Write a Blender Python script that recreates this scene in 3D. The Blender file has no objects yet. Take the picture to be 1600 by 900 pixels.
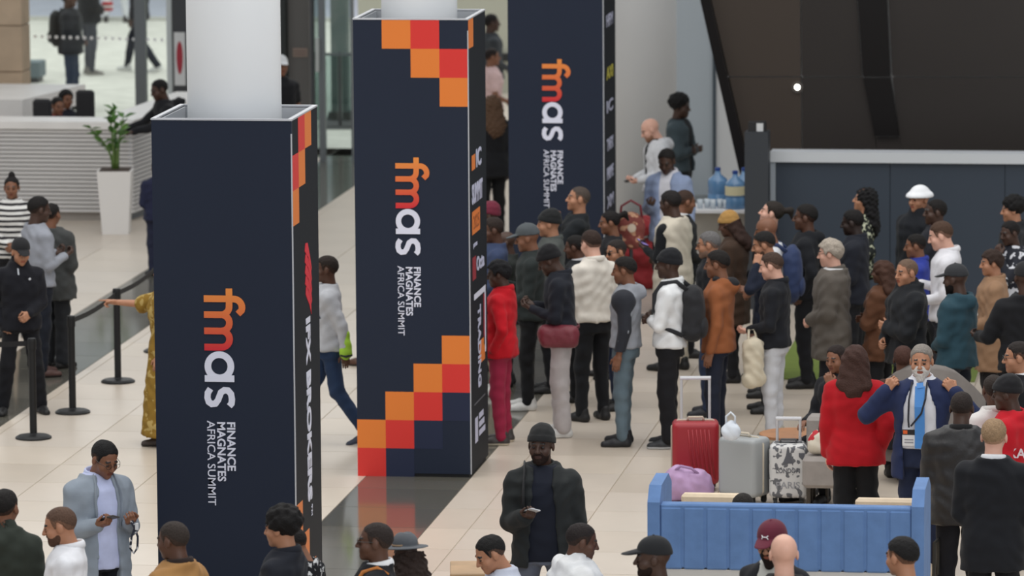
import bpy, math, random
import numpy as np
from mathutils import Matrix, Vector
random.seed(7); np.random.seed(7)
SC = bpy.context.scene
COL = SC.collection
# ------------------------------------------------------------------ camera
CAM_H, PITCH, ROLL, FPX, YAW = 7.733, 0.133393, -0.006874, 8261.5, -0.139543
cy_, sy_, cp_, sp_ = math.cos(YAW), math.sin(YAW), math.cos(PITCH), math.sin(PITCH)
FW = np.array([sy_*cp_, cy_*cp_, -sp_]); R0 = np.array([cy_, -sy_, 0.]); U0 = np.cross(R0, FW)
RT = math.cos(ROLL)*R0 + math.sin(ROLL)*U0; UP = -math.sin(ROLL)*R0 + math.cos(ROLL)*U0
cam = bpy.data.cameras.new('camera'); camo = bpy.data.objects.new('camera', cam); COL.objects.link(camo)
cam.sensor_width = 36; cam.lens = FPX*36/1600; cam.clip_end = 400
camo.matrix_world = Matrix(((RT[0], UP[0], -FW[0], 0), (RT[1], UP[1], -FW[1], 0), (RT[2], UP[2], -FW[2], CAM_H), (0, 0, 0, 1)))
cam.dof.use_dof = True; cam.dof.focus_distance = 39.5; cam.dof.aperture_fstop = 3.2
SC.camera = camo
# ------------------------------------------------------------------ light
W = bpy.data.worlds.new('world'); SC.world = W; W.use_nodes = True
W.node_tree.nodes['Background'].inputs[0].default_value = (0.93, 0.97, 1.0, 1)
W.node_tree.nodes['Background'].inputs[1].default_value = 0.50
def area(name, loc, size, power, target, color=(1, 1, 1)):
    l = bpy.data.lights.new(name, 'AREA'); l.shape = 'RECTANGLE'; l.size, l.size_y = size; l.energy = power; l.color = color
    o = bpy.data.objects.new(name, l); COL.objects.link(o); o.location = loc
    d = Vector(target)-Vector(loc); o.rotation_euler = d.to_track_quat('-Z', 'Y').to_euler(); return o
area('overhead_fill', (-7, 41, 15), (26, 24), 3900, (-7, 41, 0), (1, .97, .93))  # added area lamp for soft light from above, no roof opening is built
area('pavement_fill', (-16, 84, 14), (40, 20), 5200, (-16, 84, 0), (1, 1, .97))  # added area lamp that brightens the pavement in place of daylight
area('hall_window_light', (6, 14, 11), (20, 10), 1900, (-7, 42, 1), (.97, .98, 1))
SC.view_settings.view_transform = 'Standard'; SC.view_settings.look = 'None'
SC.view_settings.exposure = -0.14; SC.view_settings.gamma = 1; SC.view_settings.use_curve_mapping = False
# ------------------------------------------------------------------ helpers
def at(px, py, z):
    d = FW*FPX + RT*(px-800) - UP*(py-450); t = (z-CAM_H)/d[2]
    return np.array([d[0]*t, d[1]*t, z])
def atY(px, py, Y):
    d = FW*FPX + RT*(px-800) - UP*(py-450); t = Y/d[1]
    return np.array([d[0]*t, Y, CAM_H+d[2]*t])
def lin(c):
    return tuple((v/255/12.92 if v/255 <= .04045 else ((v/255+.055)/1.055)**2.4) for v in c)
_M = {}
def mat(rgb, rough=.8, kind='plain', metal=0., spec=.5, emit=0., rgb2=None, scale=8.):
    key = (tuple(rgb), rough, kind, metal, spec, emit, rgb2, scale)
    if key in _M: return _M[key]
    m = bpy.data.materials.new(kind); m.use_nodes = True; nt = m.node_tree; b = nt.nodes['Principled BSDF']
    c = lin(rgb); b.inputs['Base Color'].default_value = (*c, 1); b.inputs['Roughness'].default_value = rough
    b.inputs['Metallic'].default_value = metal; b.inputs['Specular IOR Level'].default_value = spec
    N = nt.nodes.new; L = nt.links.new
    def coords(): return N('ShaderNodeTexCoord').outputs['Object']
    if kind in ('fabric', 'leather', 'skin', 'hair', 'stone', 'tile', 'wood', 'marble', 'paint'):
        tc = coords(); n = N('ShaderNodeTexNoise'); L(tc, n.inputs['Vector'])
        n.inputs['Scale'].default_value = {'fabric': 9, 'leather': 30, 'skin': 18, 'hair': 90, 'stone': 3, 'tile': 1.7, 'wood': 6, 'marble': 2.5, 'paint': 1.2}[kind]
        n.inputs['Detail'].default_value = 5
        mp = N('ShaderNodeMapRange'); L(n.outputs['Fac'], mp.inputs[0])
        a = {'fabric': .22, 'leather': .15, 'skin': .12, 'hair': .5, 'stone': .3, 'tile': .1, 'wood': .35, 'marble': .12, 'paint': .05}[kind]
        mp.inputs[3].default_value = 1-a; mp.inputs[4].default_value = 1+a
        mx = N('ShaderNodeVectorMath'); mx.operation = 'MULTIPLY'; mx.inputs[0].default_value = c
        L(mp.outputs[0], mx.inputs[1]); L(mx.outputs[0], b.inputs['Base Color'])
        bs = {'fabric': .35, 'leather': .3, 'hair': .8, 'stone': .4}.get(kind, 0)
        if bs:
            bm = N('ShaderNodeBump'); bm.inputs['Strength'].default_value = bs; bm.inputs['Distance'].default_value = .01
            L(n.outputs['Fac'], bm.inputs['Height']); L(bm.outputs[0], b.inputs['Normal'])
        if kind == 'fabric': b.inputs['Sheen Weight'].default_value = .05
    elif kind == 'stripes':
        tc = coords(); w = N('ShaderNodeTexWave'); w.bands_direction = 'Z'; w.inputs['Scale'].default_value = scale; w.inputs['Distortion'].default_value = 1.2
        w.inputs['Detail Scale'].default_value = .8
        r = N('ShaderNodeValToRGB'); r.color_ramp.interpolation = 'CONSTANT'; L(tc, w.inputs['Vector']); L(w.outputs['Fac'], r.inputs[0])
        r.color_ramp.elements[0].color = (*lin(rgb2), 1); r.color_ramp.elements[1].position = .4; r.color_ramp.elements[1].color = (*c, 1)
        L(r.outputs[0], b.inputs['Base Color'])
    elif kind == 'print':
        tc = coords(); v = N('ShaderNodeTexNoise'); v.inputs['Scale'].default_value = scale; v.inputs['Detail'].default_value = 2
        r = N('ShaderNodeValToRGB'); r.color_ramp.interpolation = 'CONSTANT'; L(tc, v.inputs['Vector']); L(v.outputs['Fac'], r.inputs[0])
        r.color_ramp.elements[0].color = (*c, 1); r.color_ramp.elements[1].position = .56; r.color_ramp.elements[1].color = (*lin(rgb2), 1)
        L(r.outputs[0], b.inputs['Base Color'])
    elif kind == 'gradient':      # printed colour run along object Z from scale[0] to scale[1]
        tc = coords(); s = N('ShaderNodeSeparateXYZ'); L(tc, s.inputs[0]); mp = N('ShaderNodeMapRange'); L(s.outputs[2], mp.inputs[0])
        mp.inputs[1].default_value = scale[0]; mp.inputs[2].default_value = scale[1]
        r = N('ShaderNodeValToRGB'); L(mp.outputs[0], r.inputs[0]); r.color_ramp.elements[0].color = (*c, 1); r.color_ramp.elements[1].color = (*lin(rgb2), 1)
        L(r.outputs[0], b.inputs['Base Color'])
    elif kind == 'glass':
        nt.nodes.remove(b); out = nt.nodes['Material Output']; t = N('ShaderNodeBsdfTransparent'); g = N('ShaderNodeBsdfGlossy'); mx = N('ShaderNodeMixShader')
        t.inputs[0].default_value = (*c, 1); g.inputs['Roughness'].default_value = .03; f = N('ShaderNodeFresnel'); f.inputs[0].default_value = 1.35
        L(f.outputs[0], mx.inputs[0]); L(t.outputs[0], mx.inputs[1]); L(g.outputs[0], mx.inputs[2]); L(mx.outputs[0], out.inputs[0])
    if emit:
        b.inputs['Emission Color'].default_value = (*c, 1); b.inputs['Emission Strength'].default_value = emit
    _M[key] = m; return m
def mesh_np(name, V, Q, mats=(), mi=None, smooth=True):
    V = np.asarray(V, np.float32); Q = np.asarray(Q, np.int32); me = bpy.data.meshes.new(name); k = Q.shape[1]
    me.vertices.add(len(V)); me.vertices.foreach_set('co', V.ravel()); me.loops.add(Q.size); me.loops.foreach_set('vertex_index', Q.ravel())
    me.polygons.add(len(Q)); me.polygons.foreach_set('loop_start', np.arange(0, Q.size, k, dtype=np.int32))
    try: me.polygons.foreach_set('loop_total', np.full(len(Q), k, np.int32))
    except Exception: pass
    for m in mats: me.materials.append(m)
    if mi is not None: me.polygons.foreach_set('material_index', np.asarray(mi, np.int32))
    me.polygons.foreach_set('use_smooth', np.full(len(Q), smooth, bool)); me.update(calc_edges=True)
    return me
def link(name, me, parent=None, loc=None, rot=None, mtx=None):
    o = bpy.data.objects.new(name, me); COL.objects.link(o)
    if parent: o.parent = parent
    if mtx is not None: o.matrix_local = mtx
    if loc is not None: o.location = loc
    if rot is not None: o.rotation_euler = rot
    return o
def tag(o, label=None, cat=None, group=None, kind=None):
    if label: o['label'] = label
    if cat: o['category'] = cat
    if group: o['group'] = group
    if kind: o['kind'] = kind
    return o
def empty(name, loc, rz=0, label=None, cat=None, group=None, kind=None):
    o = bpy.data.objects.new(name, None); COL.objects.link(o); o.location = loc; o.rotation_euler = (0, 0, rz); o.empty_display_size = .1
    return tag(o, label, cat, group, kind)
class MB:
    def __init__(s): s.v = []; s.f = []
    def add(s, v, f):
        n = len(s.v); s.v += [tuple(map(float, p)) for p in v]; s.f += [tuple(i+n for i in q) for q in f]; return s
    def box(s, lo, hi, bev=0.):
        x0, y0, z0 = lo; x1, y1, z1 = hi
        if bev <= 0:
            return s.add([(x, y, z) for z in (z0, z1) for y in (y0, y1) for x in (x0, x1)], [(0, 2, 3, 1), (4, 5, 7, 6), (0, 1, 5, 4), (2, 6, 7, 3), (0, 4, 6, 2), (1, 3, 7, 5)])
        b = bev; ring = lambda e: [(x0+e, y0), (x1-e, y0), (x1, y0+e), (x1, y1-e), (x1-e, y1), (x0+e, y1), (x0, y1-e), (x0, y0+e)]
        ring2 = [(x0+b, y0+b)]*0
        V = []
        for z, ins in ((z0, b), (z0+b, 0), (z1-b, 0), (z1, b)):
            V += [(min(max(x, x0+ins), x1-ins), min(max(y, y0+ins), y1-ins), z) for x, y in ring(b if ins == 0 else b*1.4)]
        F = [tuple(range(7, -1, -1)), tuple(range(24, 32))]
        for k in range(3): F += [(k*8+i, k*8+(i+1) % 8, k*8+8+(i+1) % 8, k*8+8+i) for i in range(8)]
        return s.add(V, F)
    def tube(s, pts, r, n=8, cap=True, flat=None):
        pts = [Vector(p) for p in pts]; rs = r if isinstance(r, (list, tuple)) else [r]*len(pts); V = []
        ref = None
        for i, p in enumerate(pts):
            t = (pts[min(i+1, len(pts)-1)]-pts[max(i-1, 0)]).normalized()
            a = ref if ref is not None else (Vector((0, 0, 1)) if abs(t.z) < .9 else Vector((1, 0, 0)))
            u = (a-t*a.dot(t)).normalized(); w = t.cross(u); ref = u
            fu, fw_ = flat or (1, 1)
            V += [p+u*math.cos(2*math.pi*k/n)*rs[i]*fu+w*math.sin(2*math.pi*k/n)*rs[i]*fw_ for k in range(n)]
        F = []
        for i in range(len(pts)-1): F += [(i*n+k, i*n+(k+1) % n, (i+1)*n+(k+1) % n, (i+1)*n+k) for k in range(n)]
        if cap: F += [tuple(range(n-1, -1, -1)), tuple(range((len(pts)-1)*n, len(pts)*n))]
        return s.add(V, F)
    def lathe(s, prof, n=24, c=(0, 0, 0), cap=True):
        V = [(c[0]+r*math.cos(2*math.pi*k/n), c[1]+r*math.sin(2*math.pi*k/n), c[2]+z) for r, z in prof for k in range(n)]; F = []
        for i in range(len(prof)-1): F += [(i*n+k, i*n+(k+1) % n, (i+1)*n+(k+1) % n, (i+1)*n+k) for k in range(n)]
        if cap: F += [tuple(range(n-1, -1, -1)), tuple(range((len(prof)-1)*n, len(prof)*n))]
        return s.add(V, F)
    def prism(s, poly, lo, hi, ax=1):      # polygon in the two other axes, extruded along ax
        n = len(poly)
        def P(a, b, t): return {0: (t, a, b), 1: (a, t, b), 2: (a, b, t)}[ax]
        return s.add([P(a, b, lo) for a, b in poly]+[P(a, b, hi) for a, b in poly], [tuple(range(n)), tuple(range(2*n-1, n-1, -1))]+[(i, i+n, (i+1) % n+n, (i+1) % n) for i in range(n)])
    def mesh(s, name, m, smooth=False):
        me = bpy.data.meshes.new(name); me.from_pydata(s.v, [], s.f); me.materials.append(m)
        import bmesh
        bm = bmesh.new(); bm.from_mesh(me); bmesh.ops.recalc_face_normals(bm, faces=bm.faces); bm.to_mesh(me); bm.free()
        if smooth: me.polygons.foreach_set('use_smooth', [True]*len(me.polygons))
        return me
    def build(s, name, m, parent=None, smooth=False, **k): return link(name, s.mesh(name, m, smooth), parent, **k)
def text_mesh(name, body, size, m, bold=0., extrude=.003, sx=1., spacing=1., align='LEFT'):
    c = bpy.data.curves.new(name, 'FONT'); c.body = body; c.size = size; c.extrude = extrude; c.offset = bold; c.space_character = spacing; c.align_x = align; c.resolution_u = 3
    o = bpy.data.objects.new(name, c); COL.objects.link(o); dg = bpy.context.evaluated_depsgraph_get(); dg.update()
    me = bpy.data.meshes.new_from_object(o.evaluated_get(dg)); bpy.data.objects.remove(o); bpy.data.curves.remove(c)
    me.name = name; me.materials.clear(); me.materials.append(m)
    if sx != 1: me.transform(Matrix.Diagonal((sx, 1, 1, 1)))
    return me
# ------------------------------------------------------------------ implicit surfaces for bodies, clothes and soft things
class Field:
    def __init__(s, lo, hi, h):
        s.lo = np.array(lo, float); s.h = h; n = np.ceil((np.array(hi)-s.lo)/h).astype(int)+1
        s.ax = [(s.lo[i]+h*np.arange(n[i])).astype(np.float32) for i in range(3)]; s.F = np.full(n, 1., np.float32)
    def sub(s, lo, hi):
        ix = []
        for i in range(3):
            a = int(max(0, math.floor((lo[i]-s.lo[i])/s.h))); b = int(min(len(s.ax[i]), math.ceil((hi[i]-s.lo[i])/s.h)+1)); ix.append(slice(a, max(a, b)))
        return tuple(ix), s.ax[0][ix[0]][:, None, None], s.ax[1][ix[1]][None, :, None], s.ax[2][ix[2]][None, None, :]
    def union(s, ix, d, k):
        f = s.F[ix]
        if k > 0:
            hh = np.clip(.5+.5*(f-d)/k, 0, 1); s.F[ix] = f+(d-f)*hh-k*hh*(1-hh)
        else: s.F[ix] = np.minimum(f, d)
    def cut(s, ix, d, k=0.):      # subtract d<0
        f = s.F[ix]; e = -d
        if k > 0:
            hh = np.clip(.5-.5*(f-e)/k, 0, 1); s.F[ix] = f+(e-f)*hh+k*hh*(1-hh)
        else: s.F[ix] = np.maximum(f, e)
    def cap(s, a, b, ra, rb=None, k=.02, cut=False, sc=None):
        a = np.array(a, float); b = np.array(b, float); rb = ra if rb is None else rb; m = max(ra, rb)+k+2.5*s.h
        if sc is not None: m = m/min(sc)
        ix, x, y, z = s.sub(np.minimum(a, b)-m, np.maximum(a, b)+m); q = (1, 1, 1) if sc is None else sc
        A = a*q; ab = (b-a)*q; L2 = max(ab@ab, 1e-9)
        X, Y, Z = x*q[0]-A[0], y*q[1]-A[1], z*q[2]-A[2]
        t = np.clip((X*ab[0]+Y*ab[1]+Z*ab[2])/L2, 0, 1)
        d = np.sqrt((X-t*ab[0])**2+(Y-t*ab[1])**2+(Z-t*ab[2])**2)-(ra+(rb-ra)*t)
        (s.cut if cut else s.union)(ix, d.astype(np.float32), k)
    def ell(s, c, r, k=.02, cut=False, rx=0.):
        r = np.array(r, float); m = max(r)+k+2.5*s.h; c = np.array(c, float); ix, x, y, z = s.sub(c-m, c+m)
        X, Y, Z = x-c[0], y-c[1], z-c[2]
        if rx: Y, Z = Y*math.cos(rx)+Z*math.sin(rx), -Y*math.sin(rx)+Z*math.cos(rx)
        k0 = np.sqrt((X/r[0])**2+(Y/r[1])**2+(Z/r[2])**2); k1 = np.sqrt((X/r[0]**2)**2+(Y/r[1]**2)**2+(Z/r[2]**2)**2)+1e-6
        (s.cut if cut else s.union)(ix, (k0*(k0-1)/k1).astype(np.float32), k)
    def half(s, n, c):      # keep n.p < c
        x, y, z = s.ax[0][:, None, None], s.ax[1][None, :, None], s.ax[2][None, None, :]
        s.F = np.maximum(s.F, (n[0]*x+n[1]*y+n[2]*z-c).astype(np.float32))
    def noise(s, amp, fr=1., ph=0.):
        x, y, z = s.ax[0][:, None, None], s.ax[1][None, :, None], s.ax[2][None, None, :]
        n = np.sin(31*fr*x+4*np.sin(9*z+ph)+ph)*np.sin(27*fr*z+3*np.sin(13*x+8*y+ph))+.6*np.sin(43*fr*y+17*z+ph*2)*np.sin(39*fr*z+21*x)
        s.F += (amp*n).astype(np.float32)
    def net(s):
        F = s.F; h = s.h; I = F < 0; nx, ny, nz = F.shape
        cs = np.zeros((nx-1, ny-1, nz-1), np.int8)
        for i in (0, 1):
            for j in (0, 1):
                for k in (0, 1): cs += I[i:nx-1+i, j:ny-1+j, k:nz-1+k]
        act = (cs > 0) & (cs < 8); ci, cj, ck = np.nonzero(act); nv = len(ci)
        idx = np.full(act.shape, -1, np.int32); idx[ci, cj, ck] = np.arange(nv)
        P = np.zeros((nv, 3)); C = np.zeros(nv)
        cn = [(i, j, k) for i in (0, 1) for j in (0, 1) for k in (0, 1)]
        val = {c: F[ci+c[0], cj+c[1], ck+c[2]] for c in cn}
        for c in cn:
            for a in range(3):
                if c[a] == 0:
                    e = list(c); e[a] = 1; e = tuple(e); va, vb = val[c], val[e]; m = (va < 0) != (vb < 0)
                    t = np.where(m, va/(va-vb+1e-12), 0)
                    for q in range(3): P[:, q] += np.where(m, c[q]+(t if q == a else 0), 0)
                    C += m
        P = P/C[:, None]+np.stack([ci, cj, ck], 1); P = s.lo+P*h
        Q = []
        for a in range(3):
            b, c = (a+1) % 3, (a+2) % 3
            sl0 = [slice(None)]*3; sl1 = [slice(None)]*3; sl0[a] = slice(0, -1); sl1[a] = slice(1, None)
            m = I[tuple(sl0)] != I[tuple(sl1)]; ii = list(np.nonzero(m))
            ok = (ii[b] > 0) & (ii[c] > 0) & (ii[b] < F.shape[b]-1) & (ii[c] < F.shape[c]-1); ii = [v[ok] for v in ii]
            ins = I[ii[0], ii[1], ii[2]]
            def g(db, dc):
                jj = list(ii); jj[b] = jj[b]-db; jj[c] = jj[c]-dc; return idx[jj[0], jj[1], jj[2]]
            q = np.stack([g(1, 1), g(0, 1), g(0, 0), g(1, 0)], 1); q[~ins] = q[~ins][:, ::-1]; Q.append(q)
        return P, np.concatenate(Q)
# ---- head (origin between the ears, +y is the face, top at z = .118)
def cranium(f, g=0., k=.02):
    f.ell((0, -.012, .03), (.077+g, .099+g, .088+g), k)
    f.ell((0, .03, -.05), (.058+g, .064+g, .064+g), .03)
_heads = {}
def head_np(lod):
    if lod in _heads: return _heads[lod]
    f = Field((-.115, -.14, -.25), (.115, .15, .14), (.0058, .0075, .0105)[lod]); cranium(f)
    f.cap((0, .066, -.09), (0, .07, -.094), .022, k=.02)
    for s in (-1, 1):
        f.ell((s*.04, .055, -.03), (.028, .03, .028), .02); f.ell((s*.079, -.006, -.008), (.010, .022, .031), .006)
    f.cap((-.036, .083, .022), (.036, .083, .022), .011, k=.014)
    for s in (-1, 1): f.ell((s*.031, .101, .004), (.017, .016, .011), .01, cut=True)
    for s in (-1, 1): f.ell((s*.031, .08, .002), (.014, .013, .012), .003)
    f.cap((0, .09, .012), (0, .111, -.028), .009, .0125, k=.01)
    for s in (-1, 1): f.ell((s*.012, .1, -.03), (.009, .011, .008), .006)
    f.cap((-.02, .088, -.055), (.02, .088, -.055), .0065, k=.006); f.cap((-.016, .087, -.067), (.016, .087, -.067), .0075, k=.006)
    f.cap((0, -.022, -.06), (0, -.04, -.235), .055, .064, k=.025)
    V, Q = f.net(); c = V[Q].mean(1); mi = np.zeros(len(Q), int)
    x, y, z = np.abs(c[:, 0]), c[:, 1], c[:, 2]
    mi[(np.hypot((x-.031)/1.3, z-.003) < .0085) & (y > .07)] = 1                     # eyes
    mi[(x < .022) & (np.abs(z+.061) < .011) & (y > .08)] = 2                          # lips
    mi[(np.abs(x-.033) < .02) & (np.abs(z-.0285+.1*(x-.033)) < .0055) & (y > .07)] = 1    # brows
    _heads[lod] = (V, Q, mi); return _heads[lod]
_hands = {}
def hand_np(lod, pose):      # right hand, palm down, fingers along +y, thumb towards -x
    if (lod, pose) in _hands: return _hands[(lod, pose)]
    f = Field((-.085, -.05, -.11), (.075, .22, .05), (.0052, .0064, .0085)[lod])
    f.cap((-.024, .02, 0), (-.026, .085, 0), .016, .015, k=.012); f.cap((.0, .02, 0), (0, .088, 0), .016, .015, k=.012); f.cap((.022, .02, 0), (.024, .08, 0), .015, .013, k=.012)
    f.cap((0, -.045, 0), (0, .01, 0), .025, .024, k=.02, sc=(.85, 1, 1.1))
    bend = {'relax': (.3, .45, .4), 'grip': (.75, 1.15, .8), 'flat': (.1, .1, .1), 'point': (.05, .05, .05)}[pose]
    for i, (x, L, r) in enumerate(((-.030, .078, .0088), (-.010, .086, .0092), (.011, .08, .0088), (.030, .064, .008))):
        b = bend
        if pose == 'point' and i: b = (.9, 1.3, .9)
        p = np.array((x, .085-.007*(i == 3), 0.)); a = 0.
        for sgm, (fr, bb) in enumerate(zip((.45, .31, .24), b)):
            a += bb; q = p+np.array((x*.09, math.cos(a), -math.sin(a)))*L*fr; f.cap(p, q, r*(1-.07*sgm), r*(.95-.09*sgm), k=.004); p = q
    t0 = np.array((-.03, .025, -.006)); t1 = t0+np.array((-.026, .03, -.012)); t2 = t1+(np.array((-.008, .032, -.012)) if pose != 'grip' else np.array((.012, .026, -.024)))
    f.cap(t0, t1, .014, .0115, k=.01); f.cap(t1, t2, .0105, .0085, k=.004)
    V, Q = f.net(); _hands[(lod, pose)] = (V, Q); return V, Q
# ---- hair, hats (shared meshes, head coordinates)
_hair = {}
def hair_mesh(kind, rgb, lod, skin=None):
    key = (kind, tuple(rgb), lod, skin)
    if key in _hair: return _hair[key]
    h = (.0062, .008, .0105)[lod]; f = Field((-.24, -.26, -.42), (.24, .26, .26), h); nm = 'hair'; mt = mat(rgb, .75, 'hair', spec=.3)
    PL = (0, .625, -.78)
    if kind in ('short', 'fade', 'stubble', 'thick', 'bun', 'pony', 'receding'):
        g = {'short': .007, 'fade': .011, 'stubble': .003, 'thick': .018, 'bun': .006, 'pony': .007, 'receding': .006}[kind]
        ys = [-.12, -.09, -.05, -.022, -.008, .006, .022, .034, .05, .07, .11]; zl = [-.078, -.072, -.035, .012, .03, .03, -.012, .004, .06, .078, .09]
        if kind == 'receding': zl[-3:] = [.085, .108, .125]; zh__ = 0
        if kind == 'thick': zl[-2:] = [.07, .08]
        zh_ = [-.03, -.02, .01, .035, .04, .04, .036, .05, .066, .08, .092]
        Yg, Zg, Xg = f.ax[1][None, :, None], f.ax[2][None, None, :], f.ax[0][:, None, None]; wav = .004*np.sin(70*Xg+1)+.003*np.sin(160*Xg+60*Yg)
        cranium(f, g); f.noise(.0016, 3.2); f.F = np.maximum(f.F, ((zh_ if kind != 'thick' else zl) and (np.interp(Yg, ys, zh_ if kind != 'thick' else zl)+wav-Zg)*.8).astype(np.float32))
        f2 = Field((-.24, -.26, -.42), (.24, .26, .26), h); cranium(f2, min(g, .0045)); f2.F = np.maximum(f2.F, ((np.interp(Yg, ys, zl)+wav-Zg)*.8).astype(np.float32)); f.F = np.minimum(f.F, f2.F)
        if kind == 'thick': f.noise(.0045, 1.8)
        for s in (-1, 1): f.ell((s*.088, -.004, -.012), (.02, .02, .034), 0, cut=True)
        if kind == 'bun': f.ell((0, -.03, .135), (.036, .036, .034), .012); f.noise(.002, 2)
        if kind == 'pony': f.cap((0, -.1, .05), (0, -.17, .07), .028, .03, k=.02); f.cap((0, -.17, .07), (0, -.2, .0), .03, .012, k=.02)
    elif kind in ('afro', 'curly'):
        g = .035 if kind == 'afro' else .026
        f.ell((0, -.025, .055), (.085+g, .098+g, .08+g), .01); f.half(PL, .012); f.noise(.007, 2.4, 1.); f.cap((0, .14, -.02), (0, .12, .02), .055, k=.02, cut=True)
    elif kind in ('long', 'longcurly', 'braids', 'longhat', 'braidshat'):
        under = kind.endswith('hat'); kind = kind.replace('hat', '')
        f.ell((0, -.02, .035), (.096, .112, .098), .02); b = -.3 if kind == 'long' else -.34; w = .085 if kind == 'long' else .11
        f.cap((0, -.06, -.02), (0, -.125, b+.07), w, w*1.05, k=.05, sc=(1, 1.5, 1))
        for s in (-1, 1): f.cap((s*.055, -.05, .0), (s*.1, -.115, b+.11), .056, .046, k=.03)
        f.cap((0, .2, -.3), (0, .135, .03), .085, .06, k=.02, cut=True); f.noise(.006 if kind == 'long' else .011, 1.6 if kind == 'long' else 2.6)
        if under: f.half((0, .25, .97), .0)
    elif kind == 'beanie':
        nm = 'beanie'; cranium(f, .014); f.ell((0, -.03, .08), (.075, .085, .065), .03); f.half((0, .25, -.97), -.022); mt = mat(rgb, .95, 'fabric'); f.noise(.0022, 2.2)
        g2 = Field((-.24, -.26, -.42), (.24, .26, .26), h); cranium(g2, .0175); g2.half((0, .25, -.97), -.02); g2.half((0, -.25, .97), .062); f.F = np.minimum(f.F, g2.F)
    elif kind in ('cap', 'capup'):
        nm = 'cap'; cranium(f, .013); f.ell((0, -.01, .07), (.078, .095, .068), .02); f.half((0, .12, -.99), -.034); mt = mat(rgb, .9, 'fabric')
        f.cap((0, .075, .047), (0, .145, .034), .062, .05, k=.004, sc=(1, 1, 6)) ; f.cap((0, -.01, .138), (0, -.01, .141), .008, k=.004)
    elif kind == 'bucket':
        nm = 'bucket_hat'; cranium(f, .014); f.half((0, .1, -.99), -.03); mt = mat(rgb, .9, 'fabric')
        f.ell((0, -.01, .03), (.118, .138, .06), .012); f.ell((0, .0, -.012), (.14, .16, .052), 0, cut=True); f.half((0, 0, -1), -.004)
    elif kind == 'fedora':
        nm = 'fedora'; f.ell((0, -.01, .09), (.088, .105, .085), .02); f.half((0, 0, -1), -.055); f.ell((0, -.01, .06), (.165, .185, .011), .01); mt = mat(rgb, .9, 'fabric')
        f.cap((0, -.05, .185), (0, .06, .185), .022, k=.02, cut=True)
    elif kind == 'hood':
        nm = 'hood'; f.ell((0, -.03, .02), (.11, .125, .12), .03); f.cap((0, -.06, -.06), (0, -.05, -.14), .1, .11, k=.04); f.cap((0, .2, -.1), (0, .12, .0), .085, .075, k=.02, cut=True); mt = mat(rgb, .9, 'fabric')
    V, Q = f.net(); mi = None; ms = [mt]
    if kind in ('short', 'fade', 'stubble', 'receding') and skin:
        c = V[Q].mean(1); lim = np.interp(c[:, 1], ys, zh_)+.004+.006*np.random.rand(len(c)); mi = (c[:, 2] < lim).astype(int)
        if kind in ('short', 'receding'): mi[c[:, 1] > .03] = 0
        q = {'short': .35, 'fade': .55, 'stubble': .3, 'receding': .3}[kind]; ms.append(mat(tuple(int(a*(1-q)+b*q) for a, b in zip(rgb, SKIN[skin])), .75, 'hair', spec=.3))
    me = mesh_np(nm, V, Q, ms, mi); _hair[key] = (nm, me); return nm, me
_beards = {}
def beard_mesh(rgb, lod, full):
    key = (tuple(rgb), lod, full)
    if key in _beards: return _beards[key]
    f = Field((-.1, -.06, -.18), (.1, .15, .03), (.0058, .007, .0095)[lod]); g = .009 if full else .0045
    f.ell((0, .03, -.052), (.058+g, .064+g, .064+g), .02); f.cap((0, .066, -.092), (0, .07, -.096-(.02 if full else 0)), .022+g, k=.02)
    f.half((0, -.45, 1), -.052); f.half((0, -1, 0), .0); f.ell((0, .1, -.06), (.024, .03, .012), .004, cut=True)
    f.cap((-.024, .094, -.046), (.024, .094, -.046), .006, k=.004)
    V, Q = f.net(); me = mesh_np('beard', V, Q, [mat(rgb, .85, 'hair', spec=.2)]); _beards[key] = me; return me
_shoe = {}
def shoe_mesh(rgb, sole):
    key = (tuple(rgb), tuple(sole))
    if key in _shoe: return _shoe[key]
    f = Field((-.08, -.12, -.02), (.08, .24, .15), .0095)
    f.cap((0, -.055, .035), (0, .06, .035), .043, .046, k=.02); f.cap((0, .06, .03), (.004, .155, .022), .047, .036, k=.02); f.cap((0, -.045, .04), (0, -.04, .1), .045, .042, k=.02)
    f.half((0, 0, -1), 0.); V, Q = f.net(); mi = (V[Q].mean(1)[:, 2] < .022).astype(int)
    me = mesh_np('shoe', V, Q, [mat(rgb, .55, 'leather'), mat(sole, .6)], mi); _shoe[key] = me; return me
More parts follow.
